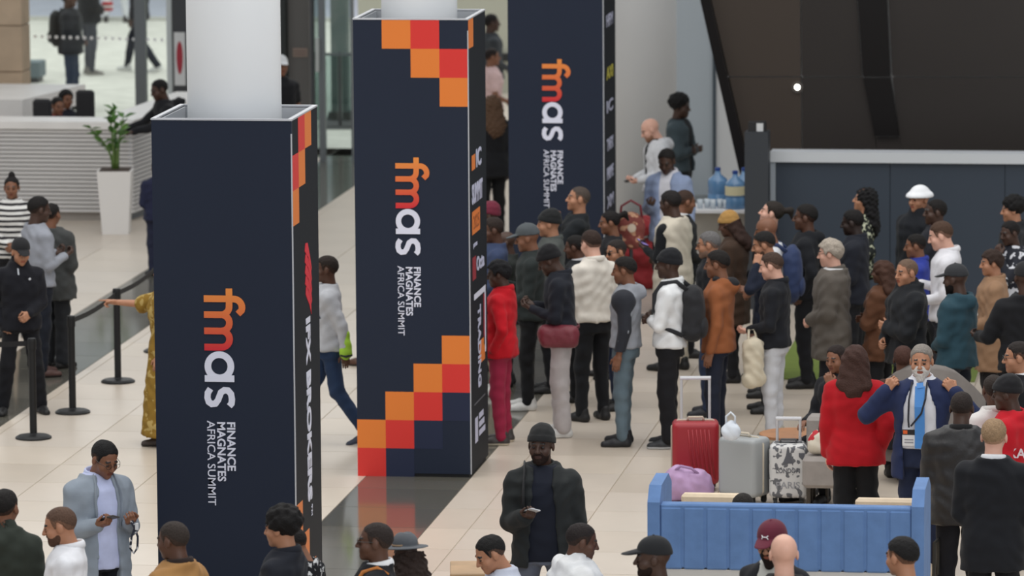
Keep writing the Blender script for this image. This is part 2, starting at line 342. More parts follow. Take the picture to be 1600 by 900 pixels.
ARM = {  # upper arm direction, forearm direction (x = outwards, y = forwards), back-of-hand normal, hand pose
 'down': ((.16, -.04, -1), (.04, .24, -1), (1, .1, 0), 'relax'), 'pocket': ((.36, -.3, -1), (-.28, .4, -.75), (1, 0, .2), 'relax'),
 'phone': ((.15, .1, -1), (-.42, .9, .3), (.25, .2, -1), 'grip'), 'low': ((.15, .05, -1), (-.4, .85, -.25), (.4, 0, -1), 'grip'),
 'fold': ((.14, .3, -1), (-1, .5, .12), (.1, 1, .1), 'relax'), 'clasp': ((.12, .08, -1), (-.62, .7, -.35), (.5, .8, .2), 'grip'),
 'mouth': ((.02, .8, -.75), (-.42, .05, 1), (.5, 1, 0), 'grip'), 'ear': ((.5, .55, -.45), (-.42, -.25, 1), (1, 0, .2), 'grip'),
 'neck': ((.8, .2, -.62), (-.62, .12, .8), (.2, .9, .4), 'grip'), 'point': ((1, .15, -.3), (1, .1, .12), (0, .2, 1), 'point'),
 'fwd': ((.1, .42, -1), (0, .7, -1), (1, 0, 0), 'relax'), 'back': ((.12, -.5, -1), (.05, -.1, -1), (1, 0, 0), 'relax'),
 'behind': ((.25, -.35, -1), (-.45, -.25, -.8), (0, -1, 0), 'relax'), 'desk': ((.2, .75, -.7), (-.25, .9, -.2), (0, 0, 1), 'flat'),
 'pointf': ((.12, 1, -.3), (.0, 1, .06), (.6, 0, 1), 'point'), 'out': ((.45, .2, -1), (.1, .95, -.1), (.3, 0, -1), 'grip'), 'lap': ((.14, .25, -1), (-.25, .95, -.1), (.2, 0, 1), 'relax'),
}
def nrm(v): v = np.array(v, float); return v/np.linalg.norm(v)
SKIN = {'d': (70, 48, 38), 'e': (88, 58, 44), 'b': (128, 86, 64), 't': (176, 126, 98), 'p': (218, 170, 150), 'k': (46, 32, 27)}
def mirror(v, s): return np.array((v[0]*s, v[1], v[2]), float)
PEOPLE = []
PZ = np.array([.76, .90, 1.0, 1.08, 1.18, 1.30, 1.39, 1.45, 1.49, 1.54])
PM = dict(w=np.array([.172, .174, .166, .162, .17, .18, .172, .125, .088, .07]), d=np.array([.12, .126, .12, .116, .12, .125, .118, .095, .08, .068]))
PF = dict(w=np.array([.178, .18, .16, .142, .148, .158, .15, .11, .078, .062]), d=np.array([.122, .126, .112, .102, .112, .132, .115, .088, .074, .06]))
PC = np.array([0, 0, 0, 0, 0, 0, -.005, -.016, -.026, -.034])
def rotz(a): c, s = math.cos(a), math.sin(a); return np.array([[c, -s, 0], [s, c, 0], [0, 0, 1.]])
def rotx(a): c, s = math.cos(a), math.sin(a); return np.array([[1, 0, 0], [0, c, -s], [0, s, c]])
def hexc(c): return c
BLACK, CHAR, NAVY = (24, 25, 29), (46, 48, 52), (30, 36, 52)
def person(px, py, H, face, label, skin='d', hair=('short', (22, 19, 18)), top=None, bot=None, shoe=((26, 26, 28), (20, 20, 20)), arms=('down', 'down'), head=(0, 0),
           stance='stand', lean=0., build=1., fem=False, seat=None, beard=None, glasses=None, group=None, ground=None, lod=None):
    s = H/1.75; th = math.pi-math.radians(face); rng = random.Random(int(px*7+py*13)); ph = rng.random()*6
    T = dict(name='jacket', rgb=BLACK, hem=.86, g=.014, open=None, shirt=None, short=False, vest=False, collar=None, hood=False, amp=.0055, high=0., dress=False, kind='fabric', rgb2=None, scale=8., rough=.85, lapel=False)
    T.update(top or {}); B = dict(name='trousers', rgb=(28, 29, 33), g=.012, kind='fabric', wide=0., amp=.006, short=False); B.update(bot or {})
    dz = 0 if seat is None else -(.93-seat-.1)
    pr = PF if fem else PM; w = pr['w']*(1+(build-1)*.8); d = pr['d']*(1+(build-1)*1.1); z_ = PZ+dz
    Ly = lambda z: lean*(z-.93-dz)
    def front(x, z, g): # y of the garment front at height z
        ww = np.interp(z, z_, w)+g; dd = np.interp(z, z_, d)+g; return np.interp(z, z_, PC)+Ly(z)+dd*max(0, 1-min(1, abs(x)/ww)**2.5)**.4
    # joints
    sw = (.165 if fem else .178)*(1+(build-1)*.6); J = {}
    for nm, sd in (('L', -1), ('R', 1)):
        pa = ARM[arms[0 if nm == 'L' else 1]]
        sh = np.array((sd*sw, -.012+Ly(1.42+dz), 1.382+dz)); el = sh+nrm(mirror(pa[0], sd))*.285; wr = el+nrm(mirror(pa[1], sd))*.25
        J[nm] = (sh, el, wr, nrm(mirror(pa[1], sd)), mirror(pa[2], sd), pa[3])
    legs = {}
    for nm, sd in (('L', -1), ('R', 1)):
        hip = np.array((sd*.088, 0, .92+dz)); o = rng.uniform(-.03, .05)
        if seat is not None: kn = np.array((sd*.13, .42, .5+dz*.1)); an = np.array((sd*.14, .4+o, .085))
        elif stance == 'walk': f_ = 1 if nm == 'R' else -1; kn = np.array((sd*.09, .17 if f_ > 0 else -.06, .5)); an = np.array((sd*.085, .25 if f_ > 0 else -.34, .085 if f_ > 0 else .1))
        elif stance == 'wide': kn = np.array((sd*.14, .03, .49)); an = np.array((sd*.19, o, .085))
        else: kn = np.array((sd*.1, .02+o*.5, .49)); an = np.array((sd*(.1+rng.random()*.03), o-.01, .085))
        legs[nm] = (hip, kn, an)
    hy, hp = math.radians(head[0]), math.radians(head[1]); HR = rotz(hy)@rotx(-hp); nb = np.array((0, -.04+Ly(1.44+dz), 1.44+dz)); hc = nb+HR@np.array((0, .035, .192))
    hs = 1.04 if not fem else 1.0
    topl = hc+HR@np.array((0, -.012, .118))*hs
    R = rotz(th)
    if ground is None: gp = at(px, py, topl[2]*s)-R@(topl*s)
    else: gp = np.array((ground[0], ground[1], 0.))
    gp[2] = 0
    if lod is None: lod = 0 if gp[1] < 38.6 else (1 if gp[1] < 53.5 else 2)
    root = empty('person', gp, th, label, 'person', group); root.scale = (s, s, s)
    vox = (.0125, .016, .021)[lod]
    def limb_bounds(extra=.12):
        P = np.array([q for n in 'LR' for q in J[n][:3]]); return P.min(0)-extra, P.max(0)+extra
    lo, hi = limb_bounds()
    def torso(f, g, zlo, zhi, k=.02, W=None, D=None, Z=None):
        Z = z_ if Z is None else Z; W = w if W is None else W; D = d if D is None else D
        ix, x, y, z = f.sub((-.6, -.6, zlo-.08), (.6, .6, zhi+.08)); ww = np.interp(z, Z, W)+g; dd = np.interp(z, Z, D)+g; cc = np.interp(z, z_, PC)+lean*(np.maximum(z, .93+dz)-.93-dz)
        v = ((np.abs(x)/ww)**2.5+(np.abs(y-cc)/dd)**2.5)**.4; v = (v-1)*np.minimum(ww, dd)*.9
        f.union(ix, np.maximum(v, np.maximum(zlo-z, z-zhi)).astype(np.float32), k); return ix, x, y, z, cc
    def shoulders(f, g):
        for sd in (-1, 1): f.cap((sd*.03, -.025+Ly(1.44+dz), 1.435+dz), (sd*sw*.93, -.015+Ly(1.4+dz), 1.378-g*.5+dz), .05+g*.6, .054+g*.8, k=.03)
    def sleeves(f, g, frac=1.):
        for n in 'LR':
            sh, el, wr = J[n][:3]; b_ = 1+(build-1)*.5
            if frac < 1: f.cap(sh, sh+(el-sh)*frac, (.058+g)*b_, (.054+g)*b_, k=.035)
            else: f.cap(sh, el, (.056+g)*b_, (.047+g)*b_, k=.04); f.cap(el, el+(wr-el)*.96, (.046+g)*b_, (.033+g)*b_, k=.012)
    # --- body: head, neck, torso, limbs and hands
    bv = .02 if T['short'] or T['dress'] else .03
    f = Field(np.minimum(lo, (-.25, -.25, 0)), np.maximum(hi, (.25, .55 if seat is not None else .35, 1.56+dz)), bv)
    if stance == 'walk': f = Field(np.minimum(lo, (-.25, -.45, 0)), np.maximum(hi, (.25, .4, 1.56)), bv)
    torso(f, -.02, .88+dz, 1.49+dz); f.cap((-sw*.9, -.012+Ly(1.4+dz), 1.385+dz), (sw*.9, -.012+Ly(1.4+dz), 1.385+dz), .044, k=.03)
    for n in 'LR':
        sh, el, wr = J[n][:3]; f.cap(sh, el, .048, .04, k=.03); f.cap(el, wr, .04, .027, k=.015)
        hip, kn, an = legs[n]; f.cap(hip, kn, .08, .056, k=.02); f.cap(kn, an, .054, .04, k=.02)
    V0, Q0 = f.net(); Vs, Qs, Ms = [V0], [Q0], [np.zeros(len(Q0), int)]; off = len(V0)
    hv, hq, hm = head_np(lod); Vs.append((hv*hs)@HR.T+hc); Qs.append(hq+off); Ms.append(hm); off += len(hv)
    for n in 'LR':
        sh, el, wr, dr, bn, hpz = J[n]; v, q = hand_np(lod, hpz)
        if n == 'L': v = v*np.array((-1, 1, 1)); q = q[:, ::-1]
        Zh = nrm(bn-dr*(bn@dr)); X = np.cross(dr, Zh); v = v@np.stack([X, dr, Zh])+wr; Vs.append(v); Qs.append(q+off); Ms.append(np.zeros(len(q), int)); off += len(v)
    sk = SKIN[skin]; lip = tuple(int(a*b_) for a, b_ in zip(sk, (.86, .68, .68)))
    link('body', mesh_np('body', np.concatenate(Vs), np.concatenate(Qs), [mat(sk, .5, 'skin', spec=.45), mat((30, 24, 22), .4), mat(lip, .5)], np.concatenate(Ms)), root)
    # --- upper garment
    mt = mat(T['rgb'], T['rough'], T['kind'], rgb2=T['rgb2'], scale=T['scale'], spec=.5 if T['kind'] == 'leather' else .25)
    hem = T['hem']+dz; g = T['g']
    if seat is not None: hem = max(hem, .5)
    if T['shirt'] is not None:
        f = Field(np.minimum(lo, (-.27, -.3, hem-.1)) if T['vest'] else (-.27, -.3, hem-.1), np.maximum(hi, (.27, .4, 1.58+dz)) if T['vest'] else (.27, .4, 1.58+dz), vox)
        torso(f, .009, hem+.03 if T['vest'] else (T.get('shem', .97))+dz, 1.5+dz); shoulders(f, -.008)
        if T['vest']: sleeves(f, .004)
        f.noise(.003, 1, ph); V, Q = f.net(); link('shirt', mesh_np('shirt', V, Q, [mat(T['shirt'], .85, 'fabric', spec=.25)]), root)
    if T['dress']:
        Zd = np.array([.1, .5, .8, .92, 1.0, 1.08, 1.18, 1.3, 1.39, 1.45, 1.49, 1.54]); Wd = np.concatenate(([.27, .22, .19], w[1:])); Dd = np.concatenate(([.22, .18, .15], d[1:]))
        f = Field(np.minimum(lo, (-.32, -.32, .02)), np.maximum(hi, (.32, .35, 1.58)), vox); torso(f, g, .1, 1.5, W=Wd, D=Dd, Z=Zd)
    else:
        f = Field(np.minimum(lo, (-.3, -.32, hem-.05)), np.maximum(hi, (.3, .4, 1.6+dz)), vox)
        w2 = w.copy(); d2 = d.copy(); w2[:3] += (.016, .013, .008); d2[:3] += (.014, .011, .007); ix, x, y, z, cc = torso(f, g, hem, (1.5 if not T['open'] else 1.49)+dz+T['high'], W=w2, D=d2)
    shoulders(f, g-.006)
    if T['open'] is not None:
        ow = np.interp(f.ax[2]-dz, [.84, 1.1, 1.3, 1.47, 1.55], list(T['open'])+[T['open'][-1]])[None, None, :]; X, Y, Z = f.ax[0][:, None, None], f.ax[1][None, :, None], f.ax[2][None, None, :]
        cut = np.minimum(Y-np.interp(Z, z_, PC)-Ly(Z)-.035, ow-np.abs(X)); f.F = np.maximum(f.F, cut.astype(np.float32))
    if not T['vest']: sleeves(f, g-.004, T.get('frac', .62) if T['short'] else 1.)
    if T['hood']:
        f.cap((-.085, -.05, 1.47+dz), (0, -.13+Ly(1.4), 1.43+dz), .045, .06, k=.03); f.cap((.085, -.05, 1.47+dz), (0, -.13+Ly(1.4), 1.43+dz), .045, .06, k=.03)
    if T['high'] or T['hood'] == 2:
        f.cap((0, -.045+Ly(1.45), 1.46+dz), (0, -.035+Ly(1.5), 1.505+dz+T['high']*.5), .088, .084, k=.02)
    # room for the neck
    f.cap((0, -.04+Ly(1.44), 1.49+dz), (0, -.02+Ly(1.5), 1.62+dz), .062, .064, k=0, cut=True)
    f.noise(T['amp'], 1., ph); f.F = np.maximum(f.F, (hem-.012 if not T['dress'] else .07)-f.ax[2][None, None, :]) ; V, Q = f.net(); topo = link(T['name'], mesh_np(T['name'], V, Q, [mt]), root)
    if T['lapel'] and T['open']:
        for sd in (-1, 1):
            pts = []; rr = []
            for zz, xx, r_ in ((1.5, .072, .012), (1.44, T['open'][3]+.03, .024), (1.36, np.interp(1.36, [1.1, 1.3, 1.47], T['open'][1:])+.03, .036), (1.24, np.interp(1.24, [1.1, 1.3, 1.47], T['open'][1:])+.022, .026), (1.12, np.interp(1.12, [1.1, 1.3, 1.47], T['open'][1:])+.012, .008)):
                pts.append((sd*xx, front(xx, zz+dz, g)+.004, zz+dz)); rr.append(r_)
            MB().tube(pts, rr, 8, flat=(1, .22)).build('lapel', mt, topo, smooth=True)
    if T['collar'] is not None:
        pts = []
        for a in np.linspace(-1.0, 1.0, 15):
            an_ = a*math.pi*.93; fr = (1-math.cos(an_))/2
            pts.append((math.sin(an_)*.078, -.045+Ly(1.47)-math.cos(an_)*.075+.02*fr, 1.505+dz-.028*fr))
        cm = T['collar'] if isinstance(T['collar'], tuple) else T['rgb']
        MB().tube(pts, [.016]+[.024]*13+[.016], 8, flat=(1.1, .45)).build('collar', mat(cm, .85, 'fabric', spec=.25), topo, smooth=True)
    # --- trousers
    if not T['dress']:
        k_ = np.array([q for n in 'LR' for q in legs[n]]); f = Field(np.minimum(k_.min(0)-.15, (-.27, -.22, .03)), np.maximum(k_.max(0)+.15, (.27, .25, 1.06+dz)), vox)
        torso(f, B['g']-.012, .82+dz, 1.02+dz, k=.04)
        for n in 'LR':
            hip, kn, an = legs[n]; wd = B['wide']; f.cap(hip, kn, (.076+B['g'])*(1+(build-1)*.6), .061+B['g']+wd*.6, k=.03); f.cap(kn, kn+(an-kn)*(.2 if B['short'] else .99), .058+B['g']+wd*.6, .043+B['g']+wd, k=.03)
        f.noise(B['amp'], .8, ph+1)
        if stance != 'walk' and not B['short']: f.F = np.maximum(f.F, .035-f.ax[2][None, None, :])
        V, Q = f.net(); link(B['name'], mesh_np(B['name'], V, Q, [mat(B['rgb'], .85, B['kind'], spec=.25)]), root)
    for n, sd in (('L', -1), ('R', 1)):
        an = legs[n][2]; o = link('shoe', shoe_mesh(*shoe), root); o.location = (an[0], an[1]+.015, an[2]-.085); o.rotation_euler = (-.25 if stance == 'walk' and n == 'L' else 0, 0, -sd*.2)
    HM = Matrix.Translation(Vector(hc)) @ Matrix(HR.tolist()).to_4x4() @ Matrix.Scale(hs, 4)
    if hair:
        nm, me = hair_mesh(hair[0], hair[1], lod, skin); hato = link(nm, me, root, mtx=HM)
        if len(hair) > 2:      # hair under a hat
            nm, me = hair_mesh(hair[2][0], hair[2][1], lod); link(nm, me, root, mtx=HM)
        if hair[0] == 'fedora':
            MB().lathe([(.094, 0), (.097, .0), (.097, .014), (.094, .014)], 24, (0, -.01, .071), cap=False).build('hat_band', mat((150, 125, 100), .8), hato, smooth=True)
    if beard: link('beard', beard_mesh(beard[0] if beard[1] else tuple(int(a*.62+b_*.38) for a, b_ in zip(beard[0], sk)), lod, beard[1]), root, mtx=HM)
    if glasses:
        b = MB()
        for sd in (-1, 1):
            c = (sd*.032, .106, .003)
            if glasses == 'sun': b.lathe([(.001, -.002), (.021, -.002), (.022, 0), (.001, .002)], 12, (0, 0, 0)); n0 = len(b.v)-48; b.v[n0:] = [(c[0]+p[0]*1.1, c[1]+p[2], c[2]+p[1]*.9) for p in b.v[n0:]]
            else: b.tube([(c[0]+.022*math.cos(t), c[1], c[2]+.017*math.sin(t)) for t in np.linspace(0, 2*math.pi, 13)], .0016, 5, cap=False)
            b.tube([(sd*.054, .104, .008), (sd*.075, .07, .01), (sd*.083, -.0, .01)], .0018, 5)
        b.tube([(-.01, .112, .006), (.01, .112, .006)], .0016, 5); b.build('glasses', mat((18, 18, 20), .25), root, mtx=HM)
    info = dict(root=root, pos=gp, R=R, s=s, J=J, front=front, dz=dz, hc=hc, HR=HR, g=g, Ly=Ly)
    info['w'] = lambda p: gp+R@(np.array(p, float)*s)
    info['th'] = th
    PEOPLE.append(info); return info
def hand_frame(I, n):
    sh, el, wr, dr, bn, _ = I['J'][n]; Zh = nrm(bn-dr*(bn@dr)); return wr, dr, Zh, np.cross(dr, Zh)
def phone(I, n, label, rgb=(25, 26, 30), screen=None, off=(0, .1, -.03), tilt=0.):
    wr, dr, Zh, X = hand_frame(I, n); c = I['w'](wr+X*off[0]+dr*off[1]+Zh*off[2]); Rm = I['R']@np.stack([X, dr, Zh], 1)
    o = empty('phone', c, 0, label, 'phone'); o.matrix_world = Matrix.Translation(Vector(c))@Matrix(Rm.tolist()).to_4x4()
    MB().box((-.037, -.075, -.0045), (.037, .075, .0045), .003).build('case', mat(rgb, .4), o)
    MB().box((-.034, -.071, -.0056), (.034, .071, -.0044)).build('screen', mat(screen or (60, 70, 90), .15), o); return o
def strip(I, pts, wd, name, m, parent=None, off=.006, top=None):
    """ribbon lying on the chest: pts are (x, z) in the person's own coordinates"""
    V = []; g = I['g']+off if top is None else top
    for i, (x, z) in enumerate(pts):
        a = np.array(pts[max(i-1, 0)]); b = np.array(pts[min(i+1, len(pts)-1)]); t = (b-a)/max(1e-6, np.linalg.norm(b-a)); n = np.array((-t[1], t[0]))*wd/2
        for sg in (-1, 1):
            q = np.array((x, z))+n*sg; y = I['front'](q[0], q[1]+I['dz'], g); V += [(q[0], y, q[1]+I['dz']), (q[0], y-.006, q[1]+I['dz'])]
    F = []
    for i in range(len(pts)-1):
        a = i*4; F += [(a, a+2, a+6, a+4), (a+1, a+5, a+7, a+3), (a, a+4, a+5, a+1), (a+2, a+3, a+7, a+6)]
    n = len(pts)*4; F += [(0, 1, 3, 2), (n-4, n-2, n-1, n-3)]
    return MB().add(V, F).build(name, m, I['root'] if parent is None else parent)
def soft(name, prims, m, lo, hi, h=.012, amp=0., parent=None, cut=None):
    f = Field(lo, hi, h)
    for p in prims:
        if p[0] == 'cap': f.cap(*p[1:])
        else: f.ell(*p[1:])
    if amp: f.noise(amp, 1.3)
    V, Q = f.net(); return link(name, mesh_np(name, V, Q, [m]), parent)
def backpack(I, label, rgb, size=1.):
    c = I['w']((0, -.13+I['Ly'](1.2), 0)); o = empty('backpack', (c[0], c[1], 0), I['th'], label, 'backpack'); o.scale = (I['s'],)*3
    o.location = I['pos']
    m = mat(rgb, .8, 'fabric'); f = Field((-.24, -.42, .85), (.24, .0, 1.55), .014); b = -.2
    f.ell((0, b-.02, 1.2), (.15*size, .1, .25*size), .02); f.cap((-.07, b, 1.05), (.07, b, 1.05), .09, k=.05); f.cap((-.06, b, 1.36), (.06, b, 1.36), .08, k=.05); f.noise(.004, 1.2)
    V, Q = f.net(); bago = link('bag', mesh_np('bag', V, Q, [m]), o)
    f = Field((-.2, -.45, .9), (.2, -.15, 1.3), .014); f.ell((0, b-.1, 1.08), (.11*size, .045, .1), .02); V, Q = f.net(); link('front_pocket', mesh_np('front_pocket', V, Q, [m]), bago)
    for sd in (-1, 1):
        pts = [(sd*.1, -.17, 1.42), (sd*.105, -.08, 1.49), (sd*.12, .05, 1.475), (sd*.135, I['front'](.135, 1.38, .02)+.005, 1.38), (sd*.15, I['front'](.15, 1.25, .02)+.006, 1.25), (sd*.19, .03, 1.1), (sd*.15, -.14, 1.02)]
        MB().tube(pts, .022, 8, flat=(1, .45)).build('strap', m, o, smooth=True)
    return o
# ------------------------------------------------------------------ the hall: floor
SX0, SX1 = -7.58, -6.66           # dark stone band under the row of columns
S2X0, S2X1 = -12.36, -11.40       # second dark band
floor = MB().box((-26, 22, -.1), (6, 70.2, -.012)).build('floor', mat((170, 160, 148), .5, 'tile')); tag(floor, 'pale beige stone floor of the hall with dark bands', kind='structure')
tile_m = [mat(c, .32, 'tile', spec=.5) for c in ((203, 191, 177), (206, 195, 182), (199, 187, 172), (208, 196, 181))]
dark_m = [mat(c, .10, 'tile', spec=.55) for c in ((98, 96, 88), (92, 90, 83), (104, 101, 93))]
TW = .93
def tile_me(w, l, m):
    return MB().add([(0, 0, -.012), (w, 0, -.012), (w, l, -.012), (0, l, -.012), (.003, .003, 0), (w-.003, .003, 0), (w-.003, l-.003, 0), (.003, l-.003, 0)], [(4, 5, 6, 7), (0, 1, 5, 4), (1, 2, 6, 5), (2, 3, 7, 6), (3, 0, 4, 7)]).mesh('tile', m)
G = .003
_tm = {}
def put_tile(x0, y0, w, l, ms):
    k = random.randrange(len(ms)); key = (round(w, 3), round(l, 3), id(ms), k)
    if key not in _tm: _tm[key] = tile_me(w-G, l-G, ms[k])
    return (x0, y0, _tm[key])
cells = []
xs = [-6.66, -6.31]+[-6.31+TW*i for i in range(1, 7)]
xcols = [(xs[i], xs[i+1]-xs[i], tile_m) for i in range(len(xs)-1)]
xcols += [(SX0, SX1-SX0, dark_m)]
xl = [SX0-TW*i for i in range(0, 5)]; xcols += [(xl[i+1], TW, tile_m) for i in range(4)]; xcols += [(S2X1, xl[4]-S2X1, tile_m)]
xcols += [(S2X0, S2X1-S2X0, dark_m)]+[(S2X0-TW*(i+1), TW, tile_m) for i in range(6)]
for x0, wd, ms in xcols:
    for j in range(-18, 28):
        y0 = 45.1+TW*j; c = (x0+wd/2, y0+TW/2)
        d = np.array((c[0], c[1], -CAM_H)); zz = d@FW; u, v = 800+FPX*(d@RT)/zz, 450-FPX*(d@UP)/zz
        vis = -60 < u < 1660 and -60 < v < 960
        cells.append((0 if vis else 1, c[1], x0, y0, wd, ms))
cells.sort(key=lambda c: (c[0], c[1])); rest = MB()
for i, (vis, _, x0, y0, wd, ms) in enumerate(cells):
    if vis == 0 and i < 300:
        x, y, me = put_tile(x0, y0, wd, TW, ms); o = link('tile', me, floor); o.location = (x, y, 0)
def stuff_tiles(ms, nm):
    b = MB()
    for i, (vis, _, x0, y0, wd, m_) in enumerate(cells):
        if m_ is ms and not (vis == 0 and i < 300):
            w, l = wd-G, TW-G; b.add([(x0, y0, -.012), (x0+w, y0, -.012), (x0+w, y0+l, -.012), (x0, y0+l, -.012), (x0, y0, 0), (x0+w, y0, 0), (x0+w, y0+l, 0), (x0, y0+l, 0)], [(4, 5, 6, 7), (0, 1, 5, 4), (1, 2, 6, 5), (2, 3, 7, 6), (3, 0, 4, 7)])
    if b.v: o = b.build('tile', ms[0], floor); o['kind'] = 'stuff'
stuff_tiles(tile_m, 'pale'); stuff_tiles(dark_m, 'dark')
# ------------------------------------------------------------------ columns and printed wraps
ORANGE, RED = (226, 124, 46), (214, 48, 42)
navy_m = mat((36, 43, 59), .5, 'paint', spec=.2); navy_side = mat((30, 34, 40), .6, 'paint', spec=.12); navy2_m = mat((42, 48, 70), .5, 'paint', spec=.2)
org_m = mat(ORANGE, .5); red_m = mat(RED, .5); white_m = mat((222, 224, 240), .5); rail_m = mat((196, 198, 204), .35, metal=.3)
colm = mat((232, 235, 238), .45, 'paint')
PILL = [(-7.645, 36.263), (-7.655, 44.771), (-7.635, 54.168)]
PH = 3.98
def sq_ring(cx, cz, R_, r_, n=40): return [(cx+R_*math.cos(t), cz+R_*math.sin(t)) for t in np.linspace(0, 2*math.pi, n)]
def ribbon(pts, wd, y, th=.004):
    pts = [np.array(p, float) for p in pts]; V = []; closed = np.linalg.norm(pts[0]-pts[-1]) < 1e-6; n = len(pts)
    for i, p in enumerate(pts):
        a = pts[i-1] if i > 0 else (pts[-2] if closed else pts[0]); b = pts[i+1] if i < n-1 else (pts[1] if closed else pts[-1])
        t1 = p-a; t2 = b-p
        t1 = t1/np.linalg.norm(t1) if np.linalg.norm(t1) > 1e-9 else t2/np.linalg.norm(t2); t2 = t2/np.linalg.norm(t2) if np.linalg.norm(t2) > 1e-9 else t1
        t = (t1+t2)/max(1e-6, np.linalg.norm(t1+t2)); nn = np.array((-t[1], t[0])); mlen = min(1.6, 1/max(.5, abs(nn@np.array((-t1[1], t1[0])))))
        for sg in (-1, 1):
            q = p+nn*wd/2*mlen*sg; V += [(q[0], y, q[1]), (q[0], y-th, q[1])]
    F = []
    for i in range(n-1):
        a = i*4; F += [(a, a+2, a+6, a+4), (a+1, a+5, a+7, a+3), (a, a+4, a+5, a+1), (a+2, a+3, a+7, a+6)]
    F += [(0, 1, 3, 2), (n*4-4, n*4-2, n*4-1, n*4-3)]
    return V, F
def arc(cx, cy, r, a0, a1, n=9): return [(cx+r*math.cos(math.radians(a)), cy+r*math.sin(math.radians(a))) for a in np.linspace(a0, a1, n)]
# logo drawn in (along, up) units, 1 unit = one pixel of the near wrap's print, read downwards
def logo(parent):
    S = 1/216.6
    def P(q): return (.358+(q[1]-317)/217.5, 2.792-(q[0]-452)*S)       # (print row, print column) -> local x, z
    grad = mat((232, 140, 62), .5, 'gradient', rgb2=(206, 36, 48), scale=(2.77, 2.36)); wd = 10.2/217
    def stroke(pts, m, name):
        V, F = ribbon([P(p) for p in pts], wd, -.001); return MB().add(V, F).build(name, m, parent)
    f_pts = [(468, 317), (468, 352)]+arc(481, 362, 13, 180, 90, 7)[1:] ; f_pts = [(468, 317), (468, 357)]+[(480+12*math.cos(math.radians(a)), 364+12*math.sin(math.radians(a))) for a in np.linspace(180, 80, 7)]+[(490, 371)]
    b = MB(); kk = 0
    for pts in ([(468, 317), (468, 360)]+[(481+13*math.cos(math.radians(a)), 363.5+13*math.sin(math.radians(a))) for a in np.linspace(172, 70, 8)]+[(491, 370)],
                [(452, 356.5), (476, 356.5)]+[(479.5+13*math.cos(math.radians(a)), 343.5+13*math.sin(math.radians(a))) for a in np.linspace(80, 0, 7)]+[(492.5, 317)],
                [(492, 344)]+[(505+12.6*math.cos(math.radians(a)), 344+12.6*math.sin(math.radians(a))) for a in np.linspace(165, 0, 11)]+[(517.6, 317)],
                [(517, 344)]+[(530+12.6*math.cos(math.radians(a)), 344+12.6*math.sin(math.radians(a))) for a in np.linspace(165, 0, 11)]+[(542.6, 317)]):
        kk += 1; V, F = ribbon([P(p) for p in pts], wd, -.001, .003+.0009*kk); b.add(V, F)
    b.build('logo_letters_fm', grad, parent)
    b = MB()
    for pts in (list(zip(*[572+18*np.cos(np.linspace(0, 2*np.pi, 33)), 340+18*np.sin(np.linspace(0, 2*np.pi, 33))])), [(591, 317), (591, 363)]):
        kk += 1; V, F = ribbon([P(p) for p in pts], wd, -.001, .003+.0009*kk); b.add(V, F)
    b.build('logo_letter_a', white_m, parent)
    sp = [(606, 323)]+[(610+0, 321.5)]
    S_pts = [(603.5, 327)]+arc(0, 0, 1, 0, 0, 1)*0
    t = np.linspace(0, 1, 9)
    cxs = [(604.5, 326.5), (603, 331), (602.8, 337)]
    pts = [(608, 321)]+[(611+0, 0)]*0
    S_path = [(605.5, 322.5), (603.6, 329), (603.2, 335.5), (605, 342), (609, 346.5), (613.5, 347.5)]
    # S: starts top right hook, runs over the top, through the middle, round the bottom
    top = [(610+8.6*math.cos(math.radians(a))*1.0+1, 349+10*math.sin(math.radians(a))) for a in ()]
    Sx = [(633.5, 354.5), (629.5, 358), (623, 358.8), (615, 357.6), (609.5, 353), (609, 347), (612.5, 341.8), (618.5, 339.4), (624.5, 337), (629.8, 333), (630.6, 327), (627.5, 322.6), (621, 320.6), (613.5, 321.2), (607, 325.4)]
    V, F = ribbon([P(p) for p in Sx], wd*.95, -.001); MB().add(V, F).build('logo_letter_s', white_m, parent)
    Rm = Matrix(((0, 1, 0), (0, 0, -1), (-1, 0, 0)))      # text x -> -z, text y -> +x, text z -> -y
    for txt, row, colp, h, bold, ln in (('FINANCE', 658.5, 350.3, 12.3, .0035, 75.5), ('MAGNATES', 658.5, 334.8, 12.3, .0035, 92), ('AFRICA SUMMIT', 656.5, 319.3, 12.3, .0004, 131.5)):
        me = text_mesh('lettering', txt, 1., white_m, 0, 0.); xs_ = [v.co.x for v in me.vertices]; ys_ = [v.co.y for v in me.vertices]; L_ = max(xs_)-min(xs_); H_ = max(ys_)-min(ys_)
        me = text_mesh('lettering', txt, h/217.5/H_, white_m, bold*.55, .002, sx=1.); xs_ = [v.co.x for v in me.vertices]; ys_ = [v.co.y for v in me.vertices]; L_ = max(xs_)-min(xs_)
        me.transform(Matrix.Translation((-min(xs_), -min(ys_), 0))); me.transform(Matrix.Diagonal((ln*S/L_, 1, 1, 1)))
        x, z = P((row, colp)); o = link('lettering', me, parent, mtx=Matrix.Translation((x, -.002, z)) @ Rm.to_4x4())
def square(parent, face, c, r, m, q=PH/16, from_top=True, name='print_square', w=.25):
    z1 = PH-q*r if from_top else q*(r+1); z0 = z1-q; e = .0015
    if face == 'front': b = MB().box((c*w, -e, z0), (c*w+w, .002, z1))
    else: d_ = 1.03/4; b = MB().box((1-.002, c*d_, z0), (1+e, c*d_+d_, z1))
    return b.build(name, m, parent)
